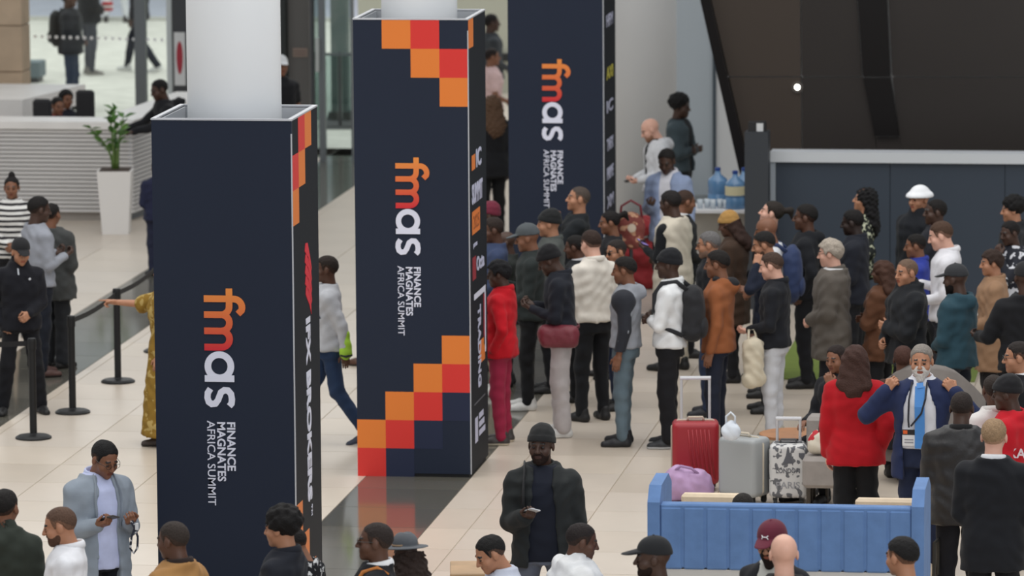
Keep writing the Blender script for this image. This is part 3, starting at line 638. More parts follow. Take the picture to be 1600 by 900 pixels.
def side_text(parent, txt, y0, z0, h, ln, m, bold=.0, name='lettering'):
    """lettering on the side face, read downwards: text x -> -z, text y -> +y"""
    me = text_mesh(name, txt, 1., m, 0, 0.); ys_ = [v.co.y for v in me.vertices]; H_ = max(ys_)-min(ys_)
    me = text_mesh(name, txt, h/H_, m, bold, .002); xs_ = [v.co.x for v in me.vertices]; ys_ = [v.co.y for v in me.vertices]
    me.transform(Matrix.Translation((-min(xs_), -min(ys_), 0))); me.transform(Matrix.Diagonal((ln/(max(xs_)-min(xs_)), 1, 1, 1)))
    Rm = Matrix(((0, 0, 1), (0, 1, 0), (-1, 0, 0)))
    return link(name, me, parent, mtx=Matrix.Translation((1.002, y0, z0)) @ Rm.to_4x4())
def across_text(parent, txt, y0, z0, h, ln, m, bold=.0):
    """lettering on the side face, upright: text x -> +y, text y -> +z"""
    me = text_mesh('lettering', txt, 1., m, 0, 0.); ys_ = [v.co.y for v in me.vertices]; H_ = max(ys_)-min(ys_)
    me = text_mesh('lettering', txt, h/H_, m, bold, .002); xs_ = [v.co.x for v in me.vertices]; ys_ = [v.co.y for v in me.vertices]
    me.transform(Matrix.Translation((-min(xs_), -min(ys_), 0))); me.transform(Matrix.Diagonal((ln/(max(xs_)-min(xs_)), 1, 1, 1)))
    Rm = Matrix(((0, 0, 1), (1, 0, 0), (0, 1, 0)))
    return link('lettering', me, parent, mtx=Matrix.Translation((1.002, y0, z0)) @ Rm.to_4x4())
WL = ['tall navy printed column wrap in front, with red feather emblem on its side', 'middle navy printed column wrap with orange and red stepped squares on its front', 'farthest navy printed column wrap behind the crowd, front without squares']
for i, (x, y) in enumerate(PILL):
    w = empty('column_wrap', (x, y, 0), 0, WL[i], 'column wrap', 'printed column wraps'); D = 1.03; t = .035
    fpan = MB().box((0, 0, .03), (1, t, PH)).build('front_panel', navy_m, w)
    MB().box((0, D-t, .03), (1, D, PH)).build('back_panel', navy_side, w)
    MB().box((0, t, .03), (t, D-t, PH)).build('side_panel', navy_side, w); span = MB().box((1-t, t, .03), (1, D-t, PH)).build('side_panel', navy_side, w)
    ln_ = mat((176, 180, 186), .6)
    for a, b2 in (((t, t), (1-t, t+.01)), ((t, D-t-.01), (1-t, D-t)), ((t, t+.01), (t+.01, D-t-.01)), ((1-t-.01, t+.01), (1-t, D-t-.01))): MB().box((a[0], a[1], PH-1.2), (b2[0], b2[1], PH-.004)).build('inner_board', ln_, w)
    MB().box((.02, .02, 0), (.98, D-.02, .035)).build('plinth', mat((18, 18, 20), .6), w)
    for a, b_ in (((-.004, -.004), (1.004, .03)), ((-.004, D-.03), (1.004, D+.004)), ((-.004, .03), (.03, D-.03)), ((.97, .03), (1.004, D-.03))):
        MB().box((a[0], a[1], PH), (b_[0], b_[1], PH+.012)).build('top_rail', rail_m, w)
    MB().box((.994, -.003, .03), (1.003, .006, PH-.09)).build('corner_strip', rail_m, w)
    logo(fpan)
    if i == 0:
        for c, r, m in ((1, 0, red_m), (2, 0, org_m), (0, 1, red_m), (1, 1, org_m), (0, 2, org_m)): square(span, 'side', c, r, m)
        for c, r, m in ((0, 4, org_m), (0, 3, red_m), (1, 3, org_m), (1, 2, red_m), (2, 2, org_m), (2, 1, red_m), (3, 1, org_m), (3, 0, red_m)): square(span, 'side', c, r, m, from_top=False)
        fe = mat((216, 32, 52), .5)
        for k in range(5):      # red feather emblem: slanted blades
            zc = 3.02-.078*k; pts = []
            a0 = .58-.03*k
            blade = [(.44+.02*(k == 4), zc+.0), (.47, zc+.055), (.55, zc+.03+.02*(k == 0)), (.66-.02*(k == 0), zc-.06), (.70-.03*(k == 4), zc-.15), (.68, zc-.17+.0), (.6, zc-.09), (.5, zc-.03)]
            MB().prism([(p[0]+.02, p[1]-.02) for p in blade], 1.0, 1.0035, ax=0).build('emblem_blade', fe, span)
        side_text(span, 'IFX BROKERS', .47, 2.515, .15, 1.33, white_m, .009); side_text(span, 'TM', .60, 1.15, .04, .08, white_m)
    if i == 1:
        for c, r, m in ((1, 0, org_m), (2, 0, red_m), (2, 1, org_m), (3, 1, red_m), (3, 2, org_m)): square(fpan, 'front', c, r, m)
        for c, r, m in ((0, 0, red_m), (0, 1, org_m), (1, 1, red_m), (1, 2, org_m), (2, 2, red_m), (2, 3, org_m), (3, 3, red_m), (3, 4, org_m), (1, 0, navy2_m), (2, 1, navy2_m), (3, 2, navy2_m)): square(fpan, 'front', c, r, m, from_top=False)
        MB().box((.998, .02, PH-.25), (1.0015, .30, PH)).build('print_square', org_m, w)
        lav = mat((196, 198, 222), .5)
        MB().box((.999, .16, 2.66), (1.002, .36, 2.79)).build('sponsor_mark', org_m, span); across_text(span, 'IC', .42, 2.66, .15, .3, lav, .006)
        across_text(span, 'SUMMIT', .16, 2.36, .16, .62, lav, .008)
        MB().box((.999, .16, 2.10), (1.002, .62, 2.30)).build('sponsor_mark', org_m, span); across_text(span, '2025', .22, 2.14, .12, .34, mat((140, 70, 20), .5))
        across_text(span, 'partners', .22, 1.97, .05, .22, lav); MB().box((.999, .16, 1.70), (1.002, .36, 1.90)).build('sponsor_mark', mat((150, 36, 50), .5), span); across_text(span, 'Octa', .40, 1.75, .12, .45, lav, .004)
        for a, b_ in (((.24, 1.52), (.92, 1.57)), ((.86, .98), (.92, 1.52))): MB().box((.999, a[0], a[1]), (1.003, b_[0], b_[1])).build('print_frame', white_m, span)
        MB().box((.999, .80, 1.05), (1.002, .86, 1.5)).build('sponsor_mark', mat((170, 40, 56), .5), w); MB().box((.999, .55, .92), (1.002, .86, 1.12)).build('sponsor_mark', org_m, span)
        side_text(span, 'TRADING', .45, 1.44, .16, .72, lav, .006); MB().box((.999, .2, .60), (1.002, .85, .612)).build('print_line', mat((90, 92, 100), .5), w)
        MB().box((.999, .24, .26), (1.002, .40, .48)).build('sponsor_mark', lav, span)
        for k in range(3): MB().box((.999, .48, .29+.075*k), (1.002, .84-.05*k, .34+.075*k)).build('sponsor_mark', lav, span)
    if i == 2:
        lav = mat((180, 182, 205), .5)
        for k, (zc, t_, c_) in enumerate(((3.1, 'HFM', lav), (2.55, 'AXI', mat((190, 180, 60), .5)), (2.2, 'IC', lav), (1.8, 'TNFX', lav), (1.5, 'PRIME', lav), (1.2, 'XM', lav), (.8, 'AVA', lav), (.5, 'ZFX', lav))):
            across_text(span, t_, .25, zc, .12, .55, c_, .004)
# round columns (inside the wraps and one more further on)
CL = ['white round column rising out of the nearest printed wrap', 'pale round column rising out of the middle printed wrap', 'white round column inside the farthest printed wrap', 'white round column standing free behind the farthest wrap']
for i, (x, y, r) in enumerate([(PILL[0][0]+.5, PILL[0][1]+.5, .335), (PILL[1][0]+.5, PILL[1][1]+.5, .33), (PILL[2][0]+.5, PILL[2][1]+.5, .33), (-7.30, 63.6, .40)]):
    o = MB().lathe([(r, 0), (r, 9.5)], 48, (0, 0, 0)).build('column', colm, None, smooth=False, loc=(x, y, 0)); tag(o, CL[i], 'column', 'round columns')
    o.data.polygons.foreach_set('use_smooth', [len(p.vertices) == 4 for p in o.data.polygons])
# ------------------------------------------------------------------ back of the hall
GY = 70.
def X_at(px, Y, py=100): return atY(px, py, Y)[0]
stone_m = [mat(c, .7, 'stone') for c in ((176, 152, 128), (165, 140, 116), (186, 164, 140))]
wl = empty('wall_left', (0, 0, 0)); tag(wl, 'beige stone block wall beside the entrance glass', kind='structure')
xr = X_at(40, 69)
zc = 0
for r in range(7):
    hgt = .62; x1 = xr
    for k in range(3):
        wd = 1.0 if (r+k) % 2 else .72
        MB().box((x1-wd+.006, 68.8, zc+.005), (x1-.002 if k == 0 else x1-.006, 69.3, zc+hgt-.005), .01).build('stone_block', random.choice(stone_m), wl); x1 -= wd
    zc += hgt
MB().box((x1, 68.83, 0), (xr-.03, 69.28, zc)).build('mortar_core', mat((120, 105, 92), .9), wl)
# glazed front
frame_m = mat((112, 118, 122), .4, metal=.4); dkframe = mat((66, 68, 72), .45, metal=.3); glass_m = mat((246, 249, 248), .05, 'glass')
win = empty('window_1', (0, 0, 0)); tag(win, 'tall entrance glazing with a row of white dots', kind='structure')
for pxa, pxb in ((42, 212), (228, 262)):
    MB().box((X_at(pxa, GY), GY-.008, .05), (X_at(pxb, GY), GY+.008, 4.4)).build('pane', glass_m, win)
MB().box((X_at(212, GY), GY-.06, 0), (X_at(229, GY), GY+.06, 4.4)).build('mullion', frame_m, win)
MB().box((X_at(262, GY), GY-.05, 0), (X_at(270, GY), GY+.05, 4.4)).build('mullion', mat((190, 198, 200), .4), win)
MB().box((X_at(272, GY), GY-.07, 0), (X_at(296, GY), GY+.07, 4.4)).build('mullion', dkframe, win)
MB().box((X_at(38, GY), GY-.05, 0), (X_at(43, GY), GY+.05, 4.4)).build('mullion', dkframe, win)
MB().box((X_at(38, GY), GY-.05, 0), (X_at(296, GY), GY+.05, .05)).build('bottom_rail', dkframe, win)
dot = MB().lathe([(.001, -.002), (.024, -.002), (.024, .002), (.001, .002)], 10).mesh('glass_dot', mat((236, 238, 240), .7))
for k in range(20):
    p = atY(55+11*k, 57+.3*k, GY-.012); o = link('glass_dot', dot, win); o.location = p; o.rotation_euler = (math.pi/2, 0, 0)
po = empty('poster', atY(281, 92, GY-.09), 0, 'narrow white poster with a red oval emblem on the door frame', 'poster')
hw = .075; MB().box((-hw, -.008, -.36), (hw, .008, .36)).build('sheet', mat((205, 208, 210), .6), po)
MB().prism([(.045*math.cos(t), .04+.2*math.sin(t)*(1 if math.sin(t) > 0 else 1.25)) for t in np.linspace(0, 2*math.pi, 21)[:-1]], -.011, -.0075, ax=1).build('emblem', mat((158, 42, 58), .6), po)
wb = MB().box((X_at(440, GY), GY-.1, 0), (X_at(486, GY), GY+.15, 5)).build('wall_back', mat((104, 102, 100), .55, 'paint')); tag(wb, 'dark grey panelled wall between the entrance doors', kind='structure')
o = MB().box((X_at(430, GY-.3), GY-.35, 0), (X_at(447, GY-.3), GY-.12, 5)).build('trim_1', mat((30, 36, 36), .5)); tag(o, 'black upright edge trim of the grey wall', kind='structure')
pl = empty('wall_plate', atY(469, 82, GY-.11), 0, 'small pale notice plate on the dark grey wall', 'sign'); MB().box((-.1, -.008, -.06), (.1, .008, .06)).build('plate', mat((150, 132, 122), .5), pl)
for k in range(2): MB().box((-.08, -.011, -.03+.04*k), (.08, -.007, -.015+.04*k)).build('print_line', mat((120, 100, 92), .5), pl)
dr = empty('door_1', (0, 0, 0)); tag(dr, 'glass entrance door with grey metal posts', kind='structure')
for a, b2, m in ((486, 491, dkframe), (499, 508, frame_m), (549, 553, frame_m)): MB().box((X_at(a, GY-.5), GY-.56, 0), (X_at(b2, GY-.5), GY-.44, 4.4)).build('door_post', m, dr)
MB().box((X_at(491, GY-.5), GY-.51, .05), (X_at(499, GY-.5), GY-.49, 4.4)).build('door_glass', mat((196, 206, 204), .1, 'glass'), dr)
MB().box((X_at(508, GY-.5), GY-.51, .05), (X_at(549, GY-.5), GY-.49, 4.4)).build('door_glass', mat((240, 245, 244), .1, 'glass'), dr)
MB().tube([atY(496, 60, GY-.6), atY(496, 112, GY-.6)], .03, 8).build('door_handle', mat((200, 206, 206), .3, metal=.6), dr)
gt = empty('glass_gate', at(532, 196, 0), 0, 'glass entry gate with a dark post near the entrance door', 'gate')
MB().box((-.02, -.02, 0), (.02, .02, 1.05)).build('post', dkframe, gt); MB().box((-.42, -.01, .08), (-.03, .01, 1.0)).build('pane', mat((214, 224, 223), .1, 'glass'), gt)
MB().box((.03, -.01, .08), (.3, .01, 1.0)).build('pane', mat((214, 224, 223), .1, 'glass'), gt); MB().box((-.44, -.025, 1.0), (.32, .025, 1.04)).build('top_bar', frame_m, gt)
q = [at(a, b2, .004) for a, b2 in ((504, 202), (560, 202), (560, 180), (512, 180))]
o = MB().add(q+[p-np.array((0, 0, .012)) for p in q], [(0, 1, 2, 3), (0, 4, 5, 1), (1, 5, 6, 2), (2, 6, 7, 3), (3, 7, 4, 0)]).build('door_mat', mat((60, 62, 64), .9, 'fabric')); tag(o, 'dark grey entrance mat behind the glass gate', 'mat')
# outside
o = MB().box((-45, 70.2, -.1), (25, 92, 0)).build('floor_outside', mat((206, 205, 196), .85, 'stone')); tag(o, 'pale stone pavement outside the glazing', kind='structure')
o = MB().box((-60, 92, -.12), (40, 160, -.03)).build('road', mat((170, 174, 186), .9, 'stone')); tag(o, 'blue grey road beyond the pavement', kind='structure')
kb = empty('kerb', (-45, 91.8, 0)); tag(kb, 'pale kerb along the road', kind='structure')
for k in range(56): MB().box((k*1.25, 0, -.1), (k*1.25+1.24, .2, .06)).build('kerb_stone', mat((190, 190, 184), .85, 'stone'), kb) if k < 40 else None
o = empty('bench', at(55, 128, 0), 0, 'blue grey block bench beside the entrance glazing', 'bench'); MB().box((-.35, -.2, .08), (.12, .25, .33), .01).build('seat_block', mat((104, 118, 124), .6), o); MB().box((-.3, -.15, 0), (.08, .2, .08)).build('base', dkframe, o)
o = empty('outdoor_pillar', (X_at(532, 75), 75, 0), 0, 'grey green square pillar outside the entrance door', 'pillar'); MB().box((-.12, -.12, 0), (.12, .12, 4.5)).build('shaft', mat((120, 132, 130), .6), o); MB().box((-.16, -.16, 0), (.16, .16, .12)).build('foot', dkframe, o)
wb2 = MB().box((X_at(560, 79), 79, 0), (X_at(960, 79), 79.3, 6)).build('wall_far', mat((196, 196, 180), .8, 'paint')); tag(wb2, 'pale wall at the far end behind the wraps', kind='structure')
o = MB().box((X_at(770, 78.9), 78.9, atY(780, 96, 78.9)[2]), (X_at(960, 78.9), 79, atY(780, 84, 78.9)[2])).build('trim_2', mat((36, 38, 40), .5)); tag(o, 'black handrail strip on the far wall', kind='structure')
floor2 = MB().box((-11.5, 70.2, .001), (6, 79, .006)).build('floor_back', mat((206, 196, 184), .35, 'tile')); tag(floor2, 'pale floor at the far end of the hall', kind='structure')
# right back walls
WY = 66.
o = MB().box((X_at(940, WY), WY, 0), (X_at(1114, WY), WY+.3, 8)).build('wall_right', mat((186, 196, 204), .6, 'paint')); tag(o, 'light grey wall behind the free column', kind='structure')
o = MB().box((X_at(1114, WY), WY-.03, 0), (X_at(1119, WY), WY+.3, 8)).build('trim_3', mat((70, 82, 92), .5)); tag(o, 'thin dark vertical joint on the grey wall', kind='structure')
o = MB().box((X_at(1119, WY), WY, 0), (X_at(1119, WY)+5, WY+.3, 8)).build('wall_right_white', mat((226, 228, 230), .6, 'paint')); tag(o, 'white wall beside the dark cladding', kind='structure')
# dark stair cladding with a slanting edge, low navy wall in front
CY = 58.; cl = empty('stair_cladding', (0, CY, 0), 0, 'huge dark bronze glossy stair cladding with slanting left edge', 'cladding')
def cz(px, py): p = atY(px, py, CY); return (p[0], p[2])
cm1 = mat((70, 62, 56), .28, 'paint', spec=.35); cm2 = mat((26, 24, 24), .25, 'paint', spec=.3); cm3 = mat((52, 48, 46), .28, 'paint', spec=.35)
def panel(pts, m, y0=0., y1=.3, name='cladding_panel'): return MB().prism([cz(*p) for p in pts], y0, y1, ax=1).build(name, m, cl)
panel([(1114, -260), (1248, -260), (1252, 118), (1252, 560), (1232, 560), (1148, 118)][::1], cm1) if False else None
def ex(y): return 1112+(y)*(66/290.)      # inner slanting edge
panel([(ex(-300), -300), (1248, -300), (1251, 119), (ex(119), 119)], cm1); panel([(ex(121), 121), (1251, 121), (1255, 520), (ex(520), 520)], cm1)
panel([(1250, -300), (1318, -300), (1347, 119), (1253, 119)], cm3); panel([(1253, 121), (1349, 121), (1367, 212), (1397, 520), (1257, 520)], cm3)
panel([(1320, -300), (1372, -300), (1392, 119), (1349, 119)], cm2, -.06); panel([(1349.5, 121), (1392, 121), (1405, 212), (1368, 212)], cm2, -.06); panel([(1368, 214), (1406, 214), (1440, 520), (1398, 520)], cm3)
panel([(1374, -300), (1800, -300), (1800, 119), (1394, 119)], cm3); panel([(1394.5, 121), (1800, 121), (1800, 520), (1442, 520)], cm3)
panel([(ex(-300)-16, -300), (ex(-300)-1, -300), (ex(520)-1, 520), (ex(520)-16, 520)], cm2, -.12, .35, 'edge_frame')
sl = empty('spot_reflection', atY(1246, 136, CY-.01), 0, 'small round glowing disc added as the reflection of a downlight in the dark cladding', 'reflection'); MB().lathe([(.03, 0), (.062, 0), (.062, .02), (.03, .02)], 20, cap=False).build('rim', mat((90, 84, 80), .4), sl, rot=(math.pi/2, 0, 0)); MB().lathe([(.001, .0), (.046, .0), (.046, .012), (.001, .014)], 20).build('lens', mat((255, 250, 236), .5, emit=9), sl, rot=(math.pi/2, 0, 0))  # glowing disc added to imitate a downlight reflected in the glossy cladding
LY = 56.
lw = empty('wall_low', (0, LY, 0)); tag(lw, 'low navy wall with a white ledge behind the queue', kind='structure')
zt = atY(1400, 238, LY)[2]; xl_ = X_at(1204, LY, 250)
for k in range(5): MB().box((xl_+.06+k*1.22, 0, 0), (xl_+.06+(k+1)*1.22-.006, .18, zt-.11)).build('wall_panel', mat((46, 56, 70), .5, 'paint'), lw)
MB().box((xl_, -.05, zt-.11), (xl_+6.3, .24, zt)).build('ledge', mat((196, 200, 206), .45), lw); MB().box((xl_, -.03, 0), (xl_+.055, .2, zt-.11)).build('edge_trim', mat((150, 158, 168), .45), lw)
pt = empty('charcoal_post', (0, 0, 0), 0, 'square charcoal post at the end of the low navy wall', 'post'); pp = atY(1183, 205, 55.7)
pt.location = (pp[0], 55.7, 0); MB().box((-.125, -.1, 0), (.125, .15, pp[2])).build('shaft', mat((52, 56, 62), .5, 'paint'), pt); MB().box((-.09, -.05, pp[2]), (.09, .1, pp[2]+.1)).build('cap', mat((34, 34, 36), .5), pt); MB().box((0, -.07, pp[2]+.005), (.07, -.05, pp[2]+.09)).build('sensor', mat((210, 212, 214), .5), pt)
# ------------------------------------------------------------------ reception desk
dk = empty('reception_desk', (0, 0, 0), 0, 'long white reception desk with horizontal slats and marble top', 'desk')
DY = 62.7; dxr = atY(205, 300, DY)[0]; top_m = mat((226, 224, 222), .35, 'marble'); sl_m = mat((206, 204, 203), .5, 'paint'); gap_m = mat((186, 182, 180), .7)
MB().box((-20, DY+.04, .1), (dxr-.02, DY+.1, 1.12)).build('carcass', gap_m, dk); MB().box((-20, DY+.06, 0), (dxr-.05, DY+.5, .1)).build('plinth', mat((150, 144, 138), .6), dk)
for k in range(20): MB().box((-20, DY, .105+k*.051), (dxr, DY+.04, .105+k*.051+.036), .005).build('slat', sl_m, dk)
MB().box((-20, DY-.03, 1.12), (dxr+.02, DY+.55, 1.22), .008).build('desk_top', top_m, dk)
wx1, wy1 = dxr+.34, DY+3.6
MB().prism([(dxr-.5, DY+.5), (dxr, DY), (wx1, wy1), (wx1-.45, wy1)], 0.1, 1.1, ax=2).build('wing_body', mat((196, 202, 208), .5, 'paint'), dk); MB().prism([(dxr-.45, DY+.5), (dxr-.05, DY+.1), (wx1-.05, wy1), (wx1-.4, wy1)], 0, .1, ax=2).build('plinth', mat((120, 124, 128), .6), dk)
for k in range(20): MB().prism([(dxr+.001, DY+.0), (dxr+.03, DY+.0), (wx1+.03, wy1), (wx1, wy1)], .105+k*.051, .105+k*.051+.036, ax=2).build('slat', sl_m, dk)
MB().prism([(dxr-.4, DY+.35), (dxr+.05, DY-.02), (wx1+.06, wy1), (wx1-.5, wy1)], 1.1, 1.24, ax=2).build('wing_top', top_m, dk)
bc = empty('back_counter', (0, 0, 0), 0, 'white box counter with overhanging top behind the receptionists', 'counter'); xb = atY(80, 150, 65.6)[0]
MB().box((-20, 65.9, 0), (xb-.2, 67.4, .95)).build('body', mat((205, 203, 200), .5, 'paint'), bc); MB().prism([(-20, 65.5), (xb-.35, 65.5), (xb, 67.6), (-20, 67.6)], .95, 1.2, ax=2).build('counter_top', top_m, bc)
def office_chair(px, py, label, w=.24):
    p = at(px, py, 1.35); o = empty('office_chair', (p[0], p[1], 0), math.pi, label, 'chair', 'office chairs at reception'); k = mat((24, 24, 28), .6, 'leather')
    b = MB(); b.box((-w/2, -.04, .62), (w/2, .05, 1.33), .03); b.build('backrest', k, o); MB().box((-w/2, .02, .45), (w/2, .48, .54), .03).build('seat', k, o)
    MB().tube([(0, .25, .1), (0, .25, .45)], .03).build('gas_stem', k, o)
    for a in range(5): MB().tube([(0, .25, .1), (.28*math.cos(a*1.257), .25+.28*math.sin(a*1.257), .05)], .02, 6).build('base_leg', k, o)
    for s in (-1, 1): MB().tube([(s*w/2, .0, .5), (s*(w/2+.05), .05, .7), (s*(w/2+.05), .3, .7)], .016, 6).build('armrest', k, o)
office_chair(133, 138, 'tall black office chair right of the two receptionists'); office_chair(66, 152, 'black office chair left of the two receptionists'); 
# planter
pl = empty('potted_plant', at(182, 364, 0), .12, 'leafy green plant in a tall tapering white pot by the desk', 'plant')
def frustum(w0, w1, z0, z1): return MB().add([(-w0, -w0, z0), (w0, -w0, z0), (w0, w0, z0), (-w0, w0, z0), (-w1, -w1, z1), (w1, -w1, z1), (w1, w1, z1), (-w1, w1, z1)], [(3, 2, 1, 0), (4, 5, 6, 7)]+[(i, (i+1) % 4, (i+1) % 4+4, i+4) for i in range(4)])
frustum(.155, .205, 0, .76).build('pot', mat((222, 220, 218), .4), pl); frustum(.18, .18, .755, .772).build('soil', mat((58, 44, 36), .95, 'stone'), pl)
leaf_me = MB().add([(0, 0, 0), (.032, .05, .012), (.036, .1, .02), (0, .17, .0), (-.036, .1, .02), (-.032, .05, .012), (0, .05, -.004), (0, .1, .0)], [(0, 1, 6), (1, 2, 7, 6), (2, 3, 7), (3, 4, 7), (4, 5, 6, 7), (5, 0, 6)])
leaf_ms = [leaf_me.mesh('leaf', mat(c, .4)) for c in ((74, 122, 44), (92, 140, 56), (58, 100, 38))]
for k, (a, ln, tl) in enumerate(((.3, .62, .06), (1.6, .7, .03), (3.0, .52, .25), (4.2, .66, .05), (5.3, .5, .14), (2.2, .4, .5))):
    pts = [Vector((.03*math.cos(a), .03*math.sin(a), .77))]
    for j in range(1, 7): u = j/6; pts.append(Vector((math.cos(a)*(.03+ln*tl*u*u*2), math.sin(a)*(.03+ln*tl*u*u*2), .77+ln*u*(1-.3*tl*u))))
    stm = MB().tube(pts, [.018-.002*j for j in range(7)], 6).build('stem', mat((86, 112, 52), .5), pl, smooth=True)
    for j in range(3, 7):
        for s in (-1, 1, 0):
            if s == 0 and j < 5: continue
            o = link('leaf', random.choice(leaf_ms), stm); o.location = pts[j]; o.rotation_euler = (random.uniform(.1, .9), random.uniform(-.4, .4), a+s*1.3+random.uniform(-.4, .4)); o.scale = (random.uniform(.7, 1.05),)*3
# stanchions
posts = [(-10.94, 46.49, 'nearest black stanchion post at the left, in front of the cap wearer'), (-10.91, 47.98, 'middle black stanchion post of the belt barrier'), (-10.89, 49.9, 'black stanchion post by the pointing hand'), (-10.9, 51.95, 'farthest black stanchion post, behind the nearest printed wrap')]
bm_ = mat((22, 23, 25), .5, spec=.4)
for x, y, lb in posts:
    o = empty('stanchion', (x, y, 0), 0, lb, 'stanchion', 'belt barrier posts')
    MB().lathe([(.165, 0), (.165, .015), (.14, .03), (.05, .042), (.035, .05)], 28).build('base', bm_, o, smooth=False); MB().lathe([(.033, .045), (.033, .82)], 20).build('post', bm_, o, smooth=False); MB().lathe([(.04, .82), (.04, .90), (.036, .92), (.001, .925)], 20).build('belt_head', bm_, o)
def belt(a, b_, lb):
    pts = [Vector(a)*(1-t)+Vector(b_)*t-Vector((0, 0, .03*math.sin(math.pi*t))) for t in np.linspace(0, 1, 7)]
    V = []; F = []
    for p in pts: V += [p+Vector((-.002, 0, -.024)), p+Vector((.002, 0, -.024)), p+Vector((.002, 0, .024)), p+Vector((-.002, 0, .024))]
    for i in range(6): F += [(i*4+k, i*4+(k+1) % 4, i*4+4+(k+1) % 4, i*4+4+k) for k in range(4)]
    o = MB().add(V, F).build('barrier_belt', mat((20, 20, 23), .7)); tag(o, lb, 'belt')
belt((posts[1][0], posts[1][1]+.04, .87), (posts[2][0], posts[2][1]-.04, .87), 'black belt between the middle stanchion and the one by the pointing hand'); belt((posts[2][0], posts[2][1]+.04, .87), (posts[3][0], posts[3][1]-.04, .87), 'black belt running behind the nearest printed wrap')
belt((posts[0][0], posts[0][1]+.04, .87), (posts[0][0]-1.3, posts[0][1]+.15, .87), 'black belt leaving the picture at the left edge')
# ------------------------------------------------------------------ rug, seating, luggage
q = [at(a, b_, .006) for a, b_ in ((1206, 592), (1330, 592), (1330, 500), (1226, 500))]
q = [(q[0][0], q[0][1]), (q[1][0]+1.2, q[0][1]), (q[1][0]+1.2, q[2][1]), (q[0][0], q[2][1])]
o = MB().prism(q, .001, .012, ax=2).build('rug', mat((104, 122, 44), .95, 'fabric')); tag(o, 'green carpet strip lying under the back of the queue', 'rug')
def blue_sofa():
    Y0 = 35.15; xa = atY(1031, 840, Y0)[0]; xb = atY(1424, 840, Y0)[0]; zt = atY(1230, 791, Y0)[2]; zb = atY(1230, 893, Y0)[2]
    o = empty('booth_sofa', ((xa+xb)/2, Y0, 0), 0, 'blue high-backed booth sofa with vertical channel stitching', 'sofa'); m = mat((98, 130, 178), .8, 'fabric', spec=.2); hw = (xb-xa)/2; n = 11; cw = 2*hw/n
    bco = MB().box((-hw, .008, zb+.01), (hw, .12, zt), .01).build('back_core', m, o)
    for k in range(n): MB().box((-hw+k*cw+.003, 0, zb), (-hw+(k+1)*cw-.003, .1, zt-.02), .012).build('back_channel', m, bco)
    MB().box((-hw, .02, .1), (hw, .12, zb)).build('base_panel', mat((206, 204, 200), .6), o); MB().box((-hw+.03, .04, 0), (hw-.03, .5, .1)).build('plinth', mat((70, 66, 62), .6), o)
    for s in (-1, 1):
        x0 = -hw-.085 if s < 0 else hw
        MB().prism([(0, zb-.45), (.75, zb-.45), (.75, zt+.03), (.55, zt+.12), (.12, zt+.11), (0, zt+.01)], x0, x0+.085, ax=0).build('wing', m, o)
    MB().box((-hw+.02, .13, .1), (hw-.02, .75, .46), .03).build('seat', mat((200, 182, 156), .7, 'fabric'), o)
    return o
blue_sofa()
def lounge_chair(px, py, ztop, wpx, rz, label, rgb, arms=False):
    p = at(px, py, ztop); w = wpx*p[1]/FPX; o = empty('lounge_chair', (p[0], p[1], 0), rz, label, 'chair'); m = mat(rgb, .75, 'fabric', spec=.2)
    MB().box((-w/2, -.05, .4), (w/2, .05, ztop), .02).build('backrest', m, o); MB().box((-w/2, .06, .36), (w/2, .58, .48), .03).build('seat', m, o)
    for sx in (-1, 1):
        for yy in (0, .52): MB().tube([(sx*(w/2-.04), yy, .38), (sx*(w/2-.01), yy, 0)], .014, 6).build('leg', mat((52, 50, 48), .4, metal=.5), o)
        if arms: MB().tube([(sx*(w/2+.03), .0, .4), (sx*(w/2+.03), .02, .72), (sx*(w/2+.03), .5, .66), (sx*(w/2+.03), .5, .4)], .014, 6).build('armrest', mat((60, 58, 54), .4, metal=.5), o)
lounge_chair(1395, 779, 1.05, 118, 0, 'cream lounge chair right behind the blue sofa with thin metal arms', (214, 196, 172), True)
lounge_chair(1112, 771, 1.12, 96, 0, 'cream seat back at the left behind the blue sofa', (222, 204, 178))
def grey_armchair(px, py, zt, label, sc=1., rz=0.):
    p = at(px, py, zt); o = empty('armchair', (p[0], p[1], 0), rz, label, 'armchair'); o.scale = (sc,)*3; m = mat((122, 116, 112), .85, 'fabric', spec=.2)
    V, F = [], []; n = 17
    for i in range(n):
        a = math.pi*(i/(n-1)); r0, r1 = .42, .33; h = zt/sc-.28*abs(math.cos(a))**3
        for r, z in ((r0, .18), (r0+.02, h-.03), ((r0+r1)/2, h), (r1, h-.03), (r1-.01, .18)): V.append((-math.cos(a)*r, .3-math.sin(a)*r, z))
    for i in range(n-1): F += [(i*5+k, (i+1)*5+k, (i+1)*5+k+1, i*5+k+1) for k in range(4)]
    F += [(4, 3, 2, 1, 0), tuple((n-1)*5+k for k in range(5))]
    MB().add(V, F).build('shell_back', m, o, smooth=True); MB().lathe([(.3, .2), (.36, .24), (.37, .4), (.33, .44)], 24, (0, .3, 0)).build('seat_cushion', m, o, smooth=False); MB().lathe([(.25, 0), (.25, .03), (.04, .05), (.04, .2)], 20, (0, .3, 0)).build('pedestal', mat((50, 48, 46), .4), o)
grey_armchair(1448, 567, 1.06, 'wide grey curved armchair right behind the bearded man', 1.12)
def ottoman(px, py, zt, w, d, label):
    p = at(px, py, zt); o = empty('ottoman', (p[0], p[1], 0), 0, label, 'seat'); m = mat((150, 144, 140), .85, 'fabric', spec=.2); MB().box((-w/2, 0, .2), (w/2, d, zt), .03).build('cushion', m, o)
    for sx in (-1, 1):
        for yy in (.05, d-.05): MB().tube([(sx*(w/2-.05), yy, .21), (sx*(w/2-.05), yy, 0)], .018, 6).build('leg', mat((60, 52, 44), .5), o)
